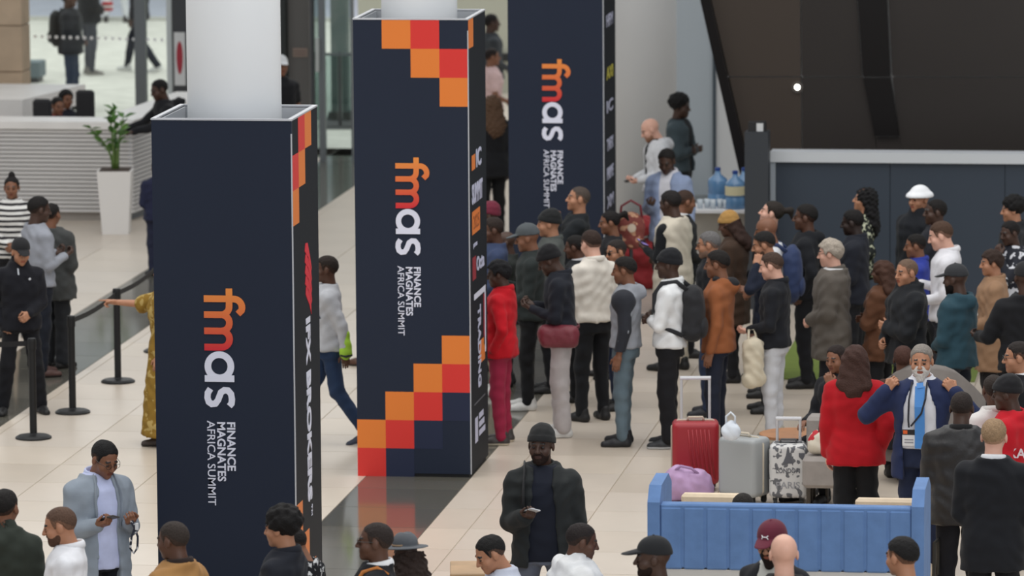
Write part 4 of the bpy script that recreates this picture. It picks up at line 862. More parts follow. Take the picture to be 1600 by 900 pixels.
ottoman(1300, 716, .46, .5, .5, 'grey upholstered bench below the floral bag'); ottoman(1280, 652, .74, .22, .25, 'grey seat left of the woman in the red blazer')
ct = empty('round_table', at(1240, 677, .46)*np.array((1, 1, 0)), 0, 'round brown wooden coffee table behind the printed suitcase', 'table'); MB().lathe([(.27, .43), (.295, .44), (.295, .46), (.28, .465)], 32).build('table_top', mat((168, 118, 80), .45, 'wood'), ct, smooth=False); MB().lathe([(.2, 0), (.2, .02), (.03, .04), (.03, .43)], 20).build('pedestal', mat((60, 56, 54), .4), ct)
ft = at(768, 884, .73); tt = empty('cafe_table', (ft[0]-.02, ft[1]-.05, 0), .15, 'tan wooden cafe table beside the man in the grey T-shirt', 'table'); MB().box((-.27, -.25, .70), (.27, .25, .73), .006).build('table_top', mat((190, 158, 122), .45, 'wood'), tt); MB().tube([(0, 0, .02), (0, 0, .7)], .035, 10).build('pedestal', dkframe, tt); MB().lathe([(.22, 0), (.22, .02), (.05, .03)], 20).build('foot', dkframe, tt)
def suitcase(px, py, w, h, d, rz, label, rgb, rgb2=None, handle=0., rib=True, kind='plain', shell2=None):
    p = at(px, py, 0); o = empty('suitcase', (p[0], p[1], 0), rz, label, 'suitcase'); m = mat(rgb, .35, kind, rgb2=rgb2, scale=17. if kind == 'print' else 8., spec=.5); z0 = .06
    f = Field((-w/2-.04, -d/2-.04, z0-.04), (w/2+.04, d/2+.04, z0+h+.04), .011); ix, x, y, z = f.sub(f.lo, f.lo+9)
    r = .045; qx = np.abs(x)-(w/2-r); qy = np.abs(y)-(d/2-r); qz = np.abs(z-z0-h/2)-(h/2-r)
    dd = np.sqrt(np.maximum(qx, 0)**2+np.maximum(qy, 0)**2+np.maximum(qz, 0)**2)+np.minimum(np.maximum(qx, np.maximum(qy, qz)), 0)-r; f.union(ix, dd.astype(np.float32), 0); V, Q = f.net(); sho = link('shell', mesh_np('shell', V, Q, [m]), o)
    if rib:
        for k in range(6): xx = w/2-.04-k*.035; MB().tube([(xx, -d/2-.001, z0+.06), (xx-.03, -d/2-.004, z0+h*.5), (xx-.05, -d/2-.001, z0+h-.06)], .007, 6).build('rib', m, sho, smooth=True)
    zp = mat(shell2 or (60, 60, 62), .5); e = .006
    MB().tube([(-w/2-.002+.03, 0, z0-.002), (-w/2-.003, 0, z0+.05), (-w/2-.003, 0, z0+h-.05), (-w/2+.05, 0, z0+h+.003), (w/2-.05, 0, z0+h+.003), (w/2+.003, 0, z0+h-.05), (w/2+.003, 0, z0+.05), (w/2-.03, 0, z0-.002)], .009, 6).build('zip_seam', zp, o, smooth=True)
    for sx in (-1, 1):
        for sy in (-1, 1):
            wv = MB(); wv.tube([(sx*(w/2-.05)-.014, sy*(d/2-.05), .027), (sx*(w/2-.05)+.014, sy*(d/2-.05), .027)], .027, 12); wv.box((sx*(w/2-.05)-.02, sy*(d/2-.05)-.015, .04), (sx*(w/2-.05)+.02, sy*(d/2-.05)+.015, .075)); wv.build('wheel', mat((30, 30, 32), .5), o)
    MB().tube([(-.07, -.02, z0+h+.002), (-.06, -.02, z0+h+.03), (.06, -.02, z0+h+.03), (.07, -.02, z0+h+.002)], .011, 6).build('carry_handle', zp, o, smooth=True)
    if handle:
        hm = mat((206, 206, 210), .3, metal=.4); hx = w*.3; b = MB(); b.tube([(-hx, .03, z0+h-.02), (-hx, .03, z0+h+handle)], .012, 8); b.tube([(hx, .03, z0+h-.02), (hx, .03, z0+h+handle)], .012, 8); b.tube([(-hx-.012, .03, z0+h+handle), (hx+.012, .03, z0+h+handle)], .017, 8); b.build('pull_handle', hm, o)
        MB().box((-hx-.03, .0, z0+h-.004), (hx+.03, .06, z0+h+.006), .003).build('handle_plate', hm, o)
    return o
suitcase(1087, 765, .40, .54, .25, .12, 'red ribbed hard suitcase with its pull handle raised', (156, 34, 44), handle=.36, shell2=(190, 176, 160))
sg = suitcase(1163, 784, .38, .50, .27, -.5, 'plain silver grey hard suitcase between the red and the printed one', (160, 164, 166), rib=False, shell2=(196, 186, 168))
sw_ = suitcase(1232, 787, .32, .46, .22, .05, 'white suitcase printed with dark sketches and raised handle', (206, 206, 206), (96, 98, 104), handle=.2, rib=False, kind='print', shell2=(70, 72, 76))
def front_text(o, txt, x0, z0, h, ln, y, m):
    me = text_mesh('lettering', txt, 1., m, 0, 0.); ys_ = [v.co.y for v in me.vertices]; me = text_mesh('lettering', txt, h/(max(ys_)-min(ys_)), m, .001, .001); xs_ = [v.co.x for v in me.vertices]; me.transform(Matrix.Translation((-min(xs_), 0, 0))); me.transform(Matrix.Diagonal((ln/(max(xs_)-min(xs_)), 1, 1, 1)))
    link('lettering', me, o, mtx=Matrix.Translation((x0, y, z0)) @ Matrix(((1, 0, 0), (0, 0, -1), (0, 1, 0))).to_4x4())
ink = mat((88, 90, 98), .5); front_text(sw_, 'LONDON', -.1, .28, .04, .2, -.112, ink); front_text(sw_, 'PARIS', -.1, .15, .055, .2, -.112, mat((150, 152, 158), .5))
MB().prism([(-.045, .36), (.045, .36), (.018, .43), (.006, .50), (-.006, .50), (-.018, .43)], -.1125, -.111, ax=1).build('tower_print', ink, sw_); MB().prism([(.09, .42), (.12, .39), (.14, .42), (.14, .45), (.09, .45)], -.1125, -.111, ax=1).build('shield_print', ink, sw_)
pb = at(1074, 782, 0); o = empty('holdall', (pb[0], pb[1], 0), .05, 'soft lilac holdall lying in front of the red suitcase', 'bag'); lm = mat((182, 150, 190), .6, 'fabric')
soft('bag_body', [('ell', (0, 0, .14), (.19, .14, .13), .03), ('ell', (-.09, -.02, .2), (.1, .1, .1), .04), ('ell', (.08, 0, .17), (.12, .11, .1), .04), ('cap', (-.14, 0, .08), (.14, 0, .08), .09, .09, .04)], lm, (-.25, -.2, -.01), (.25, .2, .35), .012, .008, o)
MB().tube([(-.1, -.08, .27), (-.05, -.09, .31), (.04, -.09, .29), (.1, -.08, .24)], .012, 6).build('handle', mat((160, 128, 170), .6), o, smooth=True)
wbp = at(1142, 682, .6); o = empty('plastic_bag', (wbp[0], wbp[1], .57), 0, 'white plastic bag with loop handles standing on the grey suitcase', 'bag'); wm = mat((214, 222, 232), .5, 'fabric')
soft('bag_body', [('ell', (0, 0, .07), (.085, .07, .08), .03), ('cap', (0, 0, .08), (0, 0, .15), .05, .02, .03)], wm, (-.15, -.12, 0.), (.15, .12, .22), .01, .006, o)
MB().tube([(-.04, 0, .13), (-.04, 0, .2), (0, 0, .235), (.035, 0, .2), (.035, 0, .13)], .009, 6).build('handle', wm, o, smooth=True)
# water table and red table at the back
def small_table(px, py, zt, w, d, label, rgb):
    p = at(px, py, zt); o = empty('side_table', (p[0], p[1], 0), 0, label, 'table'); MB().box((-w/2, 0, zt-.04), (w/2, d, zt), .005).build('table_top', mat(rgb, .4), o)
    for sx in (-1, 1):
        for yy in (.05, d-.05): MB().tube([(sx*(w/2-.05), yy, 0), (sx*(w/2-.05), yy, zt-.04)], .02, 6).build('leg', mat((150, 152, 156), .4), o)
    MB().box((-w/2+.04, d-.05, zt-.5), (w/2-.04, d-.03, zt-.04)).build('modesty_panel', mat((200, 196, 186), .6), o); return p
tp = small_table(1118, 328, .95, .78, .6, 'white table with water bottles beside the dark cladding', (224, 224, 226))
for k, (dx, dy) in enumerate(((.2, .14), (-.02, .44), (.27, .45))):
    o = empty('water_bottle', (tp[0]+dx, tp[1]+dy, .95), 0, ['large blue water bottle at the front of the white table', 'large blue water bottle at the back left of the white table', 'large blue water bottle at the back right of the white table'][k], 'bottle', 'large water bottles')
    MB().lathe([(.1, 0), (.11, .01), (.11, .12), (.102, .13), (.11, .14), (.11, .26), (.1, .29), (.035, .34), (.028, .38)], 20).build('bottle', mat((96, 136, 176), .15, spec=.6), o, smooth=True); MB().lathe([(.032, .38), (.032, .41), (.02, .415)], 14).build('cap', mat((40, 70, 140), .4), o)
    if k == 0: MB().lathe([(.1105, .15), (.1115, .15), (.1115, .25), (.1105, .25)], 20, cap=False).build('paper_label', mat((214, 206, 170), .6), o)
for k in range(5):
    o = MB().lathe([(.028, 0), (.034, .1), (.031, .1), (.026, .006)], 12).build('drinking_glass', mat((196, 206, 214), .1, spec=.7), None, smooth=True, loc=(tp[0]-.18+.07*k, tp[1]+.12+.05*(k % 2), .95)); tag(o, 'small clear drinking glass on the white water table', 'glass', 'glasses on the water table')
o = empty('blue_box', (tp[0]-.32, tp[1]+.1, .95), .2, 'small bright blue carton on the left of the water table', 'box'); MB().box((-.035, -.03, 0), (.035, .03, .07), .004).build('carton', mat((44, 60, 170), .5), o); MB().box((-.025, -.0315, .02), (.025, -.03, .05)).build('label_panel', mat((80, 100, 200), .5), o)
rp = at(986, 345, .75); o = empty('red_covered_table', (rp[0], rp[1], 0), -.3, 'table under a dark red cloth beside the man in the blue blazer', 'table'); rm_ = mat((150, 40, 46), .8, 'fabric')
f = Field((-.36, -.3, -.03), (.36, .3, .85), .016); f.cap((-.2, -.1, .7), (.2, -.1, .7), .1, k=.05); f.cap((-.2, .1, .7), (.2, .1, .7), .1, k=.05); f.cap((-.2, -.1, .14), (.2, .1, .14), .14, k=.05); f.cap((-.18, 0, .4), (.18, 0, .4), .15, k=.08); f.noise(.01, 1.); V, Q = f.net(); link('cloth', mesh_np('cloth', V, Q, [rm_]), o)
for k in range(2): MB().tube([(-.2+.18*k, -.21, .66), (.0+.14*k, -.16, .79)], .012, 6, flat=(1, .3)).build('white_stripe', mat((214, 206, 204), .6), o)
# ------------------------------------------------------------------ people
K_ = (22, 19, 18); BR = (58, 42, 34); GR = (128, 122, 116)
QG = 'people waiting in the queue'
def sh(h, c=K_): return (h, c)
WH = ((206, 206, 204), (228, 228, 226))
# --- front row of the queue
P = {}
P['red'] = person(778, 408, 1.66, 98, 'person in bright red jacket and maroon trousers beside the middle wrap', 'd', sh('thick', (20, 20, 24)), dict(rgb=(190, 20, 34), hem=.84, collar=True), dict(rgb=(150, 38, 66)), ((60, 54, 52), (206, 196, 176)), ('pocket', 'low'), (10, 8), group=QG)
strip(P['red'], [(-.17, 1.28), (-.09, 1.25), (0, 1.24), (.09, 1.25), (.17, 1.28)], .022, 'navy_band', mat((32, 30, 52), .8))
P['maroonbag'] = person(850, 388, 1.76, 88, 'person in black jacket and light grey trousers with maroon waist bag', 'd', sh('beanie', (20, 20, 24)), dict(rgb=(32, 35, 44), hem=.98, collar=True), dict(rgb=(186, 180, 180), wide=.018), WH, ('phone', 'phone'), (0, 28), lean=.06, group=QG)
wbp = P['maroonbag']; o = empty('waist_bag', wbp['pos'], wbp['th'], 'maroon quilted waist bag worn over the light grey trousers', 'bag'); o.scale = (wbp['s'],)*3
f = Field((-.34, -.25, .78), (.05, .28, 1.1), .012); f.cap((-.19, -.1, .965), (-.19, .13, .965), .075, k=.03); f.cap((-.19, -.1, .9), (-.19, .12, .9), .07, k=.04); f.noise(.003, 1.5); V, Q = f.net(); link('pouch', mesh_np('pouch', V, Q, [mat((124, 50, 62), .5, 'leather')]), o)
MB().tube([(.2*math.cos(t), .155*math.sin(t), 1.0) for t in np.linspace(0, 2*math.pi, 25)], .018, 6, cap=False, flat=(1, .4)).build('belt_strap', mat((110, 44, 56), .5, 'leather'), o, smooth=True)
P['white'] = person(922, 360, 1.78, 138, 'man with brown hair in a cream white jacket seen from behind in the queue', 'p', sh('short', (52, 38, 32)), dict(rgb=(224, 218, 208), hem=.92, collar=True, amp=.007), dict(rgb=(26, 28, 32)), arms=('phone', 'phone'), head=(0, 12), group=QG)
P['jeans'] = person(975, 402, 1.70, 92, 'young man in navy and grey hooded top and faded blue jeans', 'b', sh('fade', (24, 20, 19)), dict(name='hoodie', rgb=(150, 154, 162), hem=.92, hood=True), dict(rgb=(96, 112, 122)), ((28, 29, 34), (30, 30, 32)), ('down', 'down'), (0, 6), group=QG)
I = P['jeans']; f = Field((-.42, -.3, .9), (.42, .3, 1.5), .016); 
for n in 'LR': s_, e_, w_ = I['J'][n][:3]; f.cap(s_+np.array((0, 0, .0)), e_, .073, .063, k=.02); f.cap(e_, e_+(w_-e_)*.9, .062, .05, k=.012)
f.cap((-.15, .0, 1.36), (.15, 0, 1.36), .11, k=.04, sc=(1, .95, 1)); V, Q = f.net(); link('navy_yoke', mesh_np('navy_yoke', V, Q, [mat((34, 37, 46), .85, 'fabric')]), I['root'])
P['pack'] = person(1045, 392, 1.77, 92, 'man in white sweater and black beanie wearing a black backpack', 'd', sh('beanie', (18, 20, 26)), dict(name='sweater', rgb=(228, 230, 232), hem=.9, amp=.006, collar=True), dict(rgb=(24, 24, 28), wide=.012), ((40, 42, 46), (190, 192, 194)), ('fold', 'fold'), (0, 4), group=QG)
backpack(P['pack'], 'black backpack worn by the man in the white sweater', (30, 31, 36))
P['tan'] = person(1120, 392, 1.74, 95, 'man in orange brown jacket over a black hood and navy trousers', 'b', sh('fade', (24, 20, 19)), dict(rgb=(146, 88, 54), hem=.84, hood=True, amp=.005), dict(rgb=(32, 37, 52)), ((38, 40, 46), (210, 206, 200)), ('down', 'down'), (0, 6), group=QG)
o = soft('dark_hood', [('cap', (-.085, -.05, 1.475), (0, -.13, 1.45), .04, .055, .03), ('cap', (.085, -.05, 1.475), (0, -.13, 1.45), .04, .055, .03), ('cap', (-.07, .01, 1.5), (.07, .01, 1.5), .035, .035, .03)], mat((24, 25, 30), .85, 'fabric'), (-.2, -.25, 1.35), (.2, .15, 1.6), .014, .003, P['tan']['root'])
P['tote'] = person(1203, 395, 1.72, 96, 'man with brown hair in black sweater and pale grey trousers holding a cream tote', 'p', sh('short', (66, 50, 42)), dict(name='sweater', rgb=(28, 30, 36), hem=.88, g=.012, collar=True), dict(rgb=(196, 198, 204)), ((168, 164, 150), (205, 200, 188)), ('low', 'clasp'), (0, 12), group=QG)
I = P['tote']; wr = I['w'](I['J']['L'][2]); o = empty('tote_bag', (wr[0]+.05, wr[1]-.12, 0), .5, 'cream cloth tote bag hanging from the hand of the man in pale grey trousers', 'bag'); tm_ = mat((208, 198, 176), .9, 'fabric')
soft('bag_body', [('cap', (0, 0, .62), (0, 0, .88), .09, .1, .05), ('cap', (-.05, 0, .58), (.06, 0, .6), .06, .06, .05)], tm_, (-.2, -.2, .45), (.2, .2, 1.05), .013, .009, o)
MB().tube([(-.05, 0, .9), (-.03, .03, 1.04), (.03, .04, 1.04), (.05, 0, .9)], .012, 6).build('handle', tm_, o, smooth=True)
P['coat'] = person(1297, 375, 1.74, 92, 'grey-haired older man in a long grey brown coat', 'p', sh('thick', (168, 158, 146)), dict(name='coat', rgb=(92, 86, 80), hem=.66, g=.03, amp=.008, collar=True, shirt=(210, 212, 214), open=(.02, .02, .03, .045), build=1.1), dict(rgb=(28, 29, 34)), arms=('clasp', 'clasp'), head=(-4, 6), build=1.12, glasses='clear', group=QG)
P['puffer'] = person(1417, 405, 1.72, 68, 'man with shaved head in black padded jacket with folded arms', 't', sh('stubble', (104, 84, 70)), dict(rgb=(30, 32, 36), hem=.8, g=.035, high=.03, amp=.009), dict(rgb=(26, 28, 34)), arms=('fold', 'clasp'), head=(18, 4), build=1.1, group=QG)
P['teal'] = person(1493, 415, 1.72, 120, 'bearded man in dark cap and teal jacket seen from behind', 'd', sh('cap', (44, 46, 50)), dict(rgb=(44, 72, 84), hem=.84, hood=True, g=.022), dict(rgb=(30, 34, 44)), arms=('clasp', 'clasp'), head=(10, 6), beard=((24, 20, 20), True), group=QG)
P['blackback'] = person(1602, 412, 1.80, 165, 'person in black cap and black top seen from behind at the right edge', 'd', sh('cap', (24, 24, 28)), dict(rgb=(24, 25, 29), hem=.84, g=.02), dict(rgb=(22, 23, 27), wide=.02), arms=('out', 'out'), build=1.12, group=QG)
# --- second row
P['camelcoat'] = person(1550, 392, 1.66, 82, 'woman with dark brown hair in a camel coat', 't', sh('thick', (50, 36, 30)), dict(name='coat', rgb=(150, 118, 92), hem=.6, g=.025, collar=True), dict(rgb=(34, 32, 34)), fem=True, arms=('clasp', 'clasp'), head=(6, 4), group=QG)
P['w_shirt'] = person(1466, 347, 1.82, 88, 'man with brown hair in a white shirt looking down in the queue', 'p', sh('short', (74, 54, 42)), dict(name='shirt', rgb=(222, 222, 228), hem=.86, g=.012, collar=True), dict(rgb=(36, 38, 46)), arms=('low', 'phone'), head=(0, 16), group=QG)
P['royal'] = person(1430, 366, 1.58, 84, 'man in a royal blue top half hidden behind the shaved head', 'b', sh('short'), dict(rgb=(48, 62, 150), hem=.86, collar=True), arms=('clasp', 'clasp'), head=(0, 6), group=QG)
P['brownshawl'] = person(1380, 408, 1.55, 110, 'woman with long brown hair and brown shawl in the middle of the queue', 'e', sh('long', (70, 46, 36)), dict(name='shawl', rgb=(92, 60, 42), hem=.74, g=.03, amp=.01), fem=True, arms=('fold', 'fold'), group=QG)
P['bucket'] = person(1437, 291, 1.80, 40, 'tall man in white bucket hat and black coat with raised collar', 't', ('bucket', (236, 238, 242)), dict(name='coat', rgb=(26, 29, 35), hem=.6, g=.032, high=.05), arms=('clasp', 'pocket'), head=(0, 2), build=1.1, group=QG)
P['behindbucket'] = person(1463, 312, 1.74, 70, 'man with pink collar standing behind the white bucket hat', 'd', sh('short'), dict(rgb=(36, 38, 46), hem=.86, collar=(186, 150, 160)), arms=('down', 'clasp'), group=QG)
P['floral'] = person(1355, 295, 1.70, 85, 'woman with very long curly black hair in a dark floral shirt', 't', sh('longcurly', (18, 17, 19)), dict(name='shirt', rgb=(36, 40, 38), rgb2=(186, 190, 164), kind='print', scale=26., hem=.86), fem=True, head=(0, -8), arms=('pocket', 'clasp'), group=QG)
P['infront'] = person(1331, 328, 1.72, 95, 'man in navy black jacket in front of the curly-haired woman', 'k', sh('short', (20, 17, 17)), dict(rgb=(32, 35, 44), hem=.84, g=.02, collar=True), arms=('clasp', 'phone'), head=(0, 8), group=QG)
P['hoodman'] = person(1260, 320, 1.76, 88, 'dark-haired man in a plain black hooded top before the navy wall', 'e', sh('fade'), dict(name='hoodie', rgb=(26, 28, 33), hem=.86, hood=True, g=.02), arms=('pocket', 'pocket'), group=QG)
P['pony'] = person(1212, 315, 1.72, 88, 'pale person with swept-back dark hair looking up behind the blue backpack', 'p', sh('pony', (44, 38, 34)), dict(rgb=(32, 36, 46), hem=.86), arms=('clasp', 'pocket'), head=(0, -14), group=QG)
P['bluepack'] = person(1195, 340, 1.72, 88, 'bald man in white T-shirt wearing a navy blue backpack', 'b', None, dict(name='t_shirt', rgb=(214, 216, 220), hem=.88, short=True), arms=('clasp', 'low'), head=(0, 12), group=QG)
backpack(P['bluepack'], 'navy blue backpack worn by the bald man in the white T-shirt', (38, 54, 92), 1.15)
P['earphone'] = person(1190, 363, 1.70, 84, 'black-haired man in navy jacket raising a hand to his ear', 't', sh('fade', (24, 22, 22)), dict(rgb=(30, 36, 52), hem=.86, collar=(170, 176, 190)), arms=('ear', 'pocket'), head=(0, 14), beard=((40, 32, 28), False), group=QG)
P['greybeard'] = person(1107, 362, 1.72, 88, 'grey-haired man with sunglasses in a black jacket behind the orange brown one', 't', sh('short', (104, 102, 102)), dict(rgb=(28, 30, 35), hem=.84, collar=True), dict(rgb=(44, 56, 82)), ((34, 36, 44), (60, 60, 64)), ('clasp', 'pocket'), (0, 6), glasses='sun', beard=((120, 108, 100), False), group=QG)
P['mustard'] = person(1135, 333, 1.66, 100, 'woman in mustard beanie with long brown coat', 'e', ('beanie', (172, 132, 74), ('longhat', (52, 34, 28))), dict(name='coat', rgb=(66, 50, 40), hem=.6, g=.03), fem=True, arms=('clasp', 'clasp'), head=(0, 16), group=QG)
P['creamvest'] = person(1046, 298, 1.78, 120, 'dark-skinned man in cream vest over black sleeves holding a phone', 'd', sh('short', (30, 26, 26)), dict(name='vest', rgb=(206, 198, 182), hem=.72, g=.028, vest=True, shirt=(26, 28, 32)), dict(rgb=(196, 188, 172)), arms=('phone', 'low'), head=(4, 10), group=QG)
phone(P['creamvest'], 'L', 'phone with lit lilac screen held by the man in the cream vest', screen=(170, 150, 230))
P['collar'] = person(1072, 297, 1.68, 250, 'man in black shirt with white collar facing right at the back', 'b', sh('stubble', (60, 44, 36)), dict(name='shirt', rgb=(26, 28, 32), hem=.86, collar=(220, 222, 224)), arms=('clasp', 'clasp'), head=(10, 10), group=QG)
P['handmouth'] = person(908, 292, 1.76, 78, 'man with cropped hair in black jacket covering his mouth with a hand', 't', sh('stubble', (76, 66, 60)), dict(rgb=(30, 34, 38), hem=.84, g=.02), arms=('mouth', 'fold'), head=(6, -8), group=QG)
P['bunwoman'] = person(952, 330, 1.64, 78, 'woman with dark pulled-back hair beside the farthest wrap', 'b', sh('pony', (24, 20, 20)), dict(rgb=(32, 32, 36), hem=.86), fem=True, arms=('clasp', 'clasp'), head=(4, 6), group=QG)
P['greyjacket'] = person(858, 330, 1.74, 84, 'man in black beanie and grey jacket in the queue', 't', sh('beanie', (24, 26, 28)), dict(rgb=(78, 82, 80), hem=.84, g=.022, collar=True), arms=('clasp', 'pocket'), head=(0, 4), group=QG)
P['greycap'] = person(822, 352, 1.74, 84, 'man in grey baseball cap and dark green jacket', 'b', sh('cap', (78, 84, 88)), dict(rgb=(42, 48, 48), hem=.86, collar=True), dict(rgb=(22, 23, 26)), WH, ('clasp', 'phone'), (0, 10), group=QG)
phone(P['greycap'], 'R', 'pale phone held by the man in the grey baseball cap', (200, 190, 160))
P['behindwhite'] = person(898, 368, 1.58, 96, 'dark-haired man with reddish face half hidden by the cream white jacket', 'e', sh('short'), dict(rgb=(30, 32, 36), hem=.86, collar=(200, 200, 204)), arms=('clasp', 'clasp'), head=(0, 6), group=QG)
P['sunglasses'] = person(962, 375, 1.60, 62, 'man with receding hair and dark glasses behind the navy and grey hooded top', 't', sh('receding', (40, 34, 32)), dict(rgb=(30, 32, 38), hem=.84), dict(rgb=(38, 48, 72)), arms=('clasp', 'pocket'), head=(12, 8), glasses='sun', group=QG)
P['bluepeek'] = person(769, 340, 1.70, 76, 'man in a blue jacket beside the middle wrap edge', 'e', sh('short', (44, 34, 30)), dict(rgb=(56, 68, 98), hem=.86), dict(rgb=(150, 140, 120)), WH, ('clasp', 'pocket'), (6, 6), group=QG)
P['baldpeek'] = person(789, 362, 1.50, 80, 'bald dark-skinned man between the blue jacket and the grey cap', 'd', None, dict(rgb=(40, 44, 42), hem=.86), arms=('clasp', 'clasp'), head=(0, 8), group=QG)
P['maroonhat'] = person(765, 318, 1.64, 80, 'person in a maroon beanie at the edge of the middle wrap', 'd', sh('beanie', (108, 34, 54)), dict(rgb=(40, 40, 46), hem=.86), arms=('clasp', 'clasp'), group=QG)
P['afro'] = person(1582, 310, 1.70, 84, 'woman with round black hair at the back right', 't', sh('curly', (18, 17, 18)), dict(rgb=(40, 42, 46), hem=.86, collar=True), fem=True, arms=('clasp', 'clasp'), head=(4, 4), group=QG)
P['pattern'] = person(1577, 346, 1.66, 50, 'dark-skinned woman in black and white patterned jacket at the right edge', 'd', sh('short', (20, 17, 17)), dict(rgb=(40, 42, 50), rgb2=(206, 208, 214), kind='print', scale=16., hem=.84), fem=True, arms=('mouth', 'clasp'), head=(0, 10), group=QG)
# --- by the white column
BG = 'people talking by the free column'
P['blazer2'] = person(1040, 235, 1.78, 12, 'man in light blue blazer and white shirt looking down at the back', 'd', sh('fade'), dict(name='blazer', rgb=(138, 152, 182), hem=.76, g=.02, shirt=(214, 214, 222), open=(.05, .05, .06, .05), collar=(214, 214, 222)), dict(rgb=(36, 38, 46)), arms=('down', 'phone'), head=(0, 22), group=BG)
P['hoodie2'] = person(1010, 187, 1.74, 72, 'bald pale man in white hooded jacket and black shirt reading his phone', 'p', None, dict(name='hoodie', rgb=(206, 208, 212), hem=.88, hood=True, g=.02, shirt=(24, 24, 28), open=(.06, .06, .07, .06)), dict(rgb=(30, 32, 38)), arms=('low', 'low'), head=(0, 26), beard=((120, 84, 60), False), group=BG)
phone(P['hoodie2'], 'L', 'phone in the hands of the bald pale man at the back', (40, 40, 44))
P['teal2'] = person(1063, 150, 1.78, 285, 'man with thick black hair in dark grey teal jacket with folded arms', 'd', sh('curly', (18, 17, 18)), dict(rgb=(66, 78, 84), hem=.9, g=.02, shirt=(26, 28, 32), open=(.05, .05, .05, .05)), dict(rgb=(34, 36, 40)), arms=('fold', 'fold'), head=(0, 4), group=BG)
hb = at(986, 378, .8); o = empty('patterned_bag', (hb[0], hb[1], 0), .2, 'round red and brown patterned bag at the back of the queue', 'bag'); pm = mat((126, 62, 56), .8, 'print', rgb2=(196, 150, 120), scale=14.)
soft('bag_body', [('ell', (0, 0, .95), (.15, .1, .17), .03), ('ell', (.01, .0, .82), (.13, .09, .1), .04)], pm, (-.22, -.2, .6), (.22, .2, 1.2), .013, .004, o); MB().lathe([(.001, 0), (.045, 0), (.045, .012), (.001, .014)], 16).build('round_patch', mat((206, 190, 172), .7), o, mtx=Matrix.Translation((0, -.1, .96)) @ Matrix.Rotation(math.pi/2, 4, 'X')); MB().tube([(-.12, 0, 1.03), (-.1, 0, 1.18), (.0, 0, 1.24), (.1, 0, 1.18), (.12, 0, 1.03)], .013, 6).build('handle', mat((120, 40, 50), .6), o, smooth=True); MB().tube([(.0, 0, 0), (0, 0, .72)], .02, 6).build('stand_pole', dkframe, o); MB().lathe([(.16, 0), (.16, .02), (.02, .03)], 16).build('stand_foot', dkframe, o)
# --- between the wraps
NG = 'people standing far back between the wraps'
P['fardark'] = person(767, 22, 1.76, 250, 'man in dark grey shirt standing farthest back between the wraps', 'd', sh('short'), dict(name='shirt', rgb=(58, 62, 66), hem=.86), dict(rgb=(40, 50, 90)), arms=('down', 'clasp'), group=NG)
P['pink'] = person(768, 76, 1.64, 255, 'woman in pale pink top between the middle and farthest wraps', 'b', sh('short', (30, 22, 20)), dict(name='blouse', rgb=(214, 184, 182), hem=.88, short=True), dict(rgb=(40, 48, 86)), fem=True, arms=('clasp', 'clasp'), group=NG)
P['fardress'] = person(768, 150, 1.72, 150, 'person with braided brown hair in a black suit behind the middle wrap', 'e', sh('braids', (84, 62, 46)), dict(rgb=(22, 23, 27), hem=.78, g=.02), dict(rgb=(18, 19, 22)), fem=True, arms=('down', 'down'), build=1.15, group=NG)
P['capstaff'] = person(438, 88, 1.76, 330, 'staff member in black polo shirt and white cap behind the nearest column', 'b', sh('cap', (214, 216, 218)), dict(name='polo_shirt', rgb=(24, 25, 29), hem=.88, short=True, collar=True), dict(rgb=(34, 35, 40)), arms=('down', 'down'))
# --- walking man and hidden walker
P['walker'] = person(511, 400, 1.70, 78, 'walking man in pale grey top and blue jeans between the wraps', 'e', sh('short', (40, 32, 28)), dict(name='sweater', rgb=(188, 190, 196), hem=.88, g=.016), dict(rgb=(40, 58, 88)), ((40, 46, 66), (196, 198, 204)), ('back', 'fwd'), stance='walk', lean=.06)
strip(P['walker'], [(-.17, 1.22), (-.09, 1.19), (0, 1.18), (.09, 1.19), (.17, 1.22)], .05, 'chest_stripe', mat((50, 62, 84), .8))
hv = P['walker']['w'](P['walker']['J']['L'][2]); o = empty('safety_vest', (hv[0], hv[1], 0), .3, 'bright lime green vest bundled at the hip of the walking man', 'vest'); zb = hv[2]-.02
soft('bundle', [('cap', (0, 0, zb), (.01, 0, zb+.2), .05, .035, .03), ('cap', (.02, 0, zb+.02), (.03, .02, zb+.12), .05, .03, .03)], mat((162, 206, 60), .7, 'fabric'), (-.12, -.12, zb-.1), (.14, .14, zb+.3), .012, .006, o); MB().tube([(-.04, -.02, zb+.0), (.0, -.055, zb-.01), (.06, -.02, zb+.0)], .012, 6).build('dark_band', mat((30, 34, 40), .7), o)
hd = at(556, 574, 0); P['hidden'] = person(0, 0, 1.72, 92, 'person mostly hidden behind the middle wrap with one brown shoe showing', 'd', sh('short'), dict(rgb=(30, 30, 34)), dict(rgb=(30, 28, 28)), ((82, 52, 38), (40, 30, 26)), ('pocket', 'pocket'), stance='walk', ground=(hd[0]+.30, hd[1]))
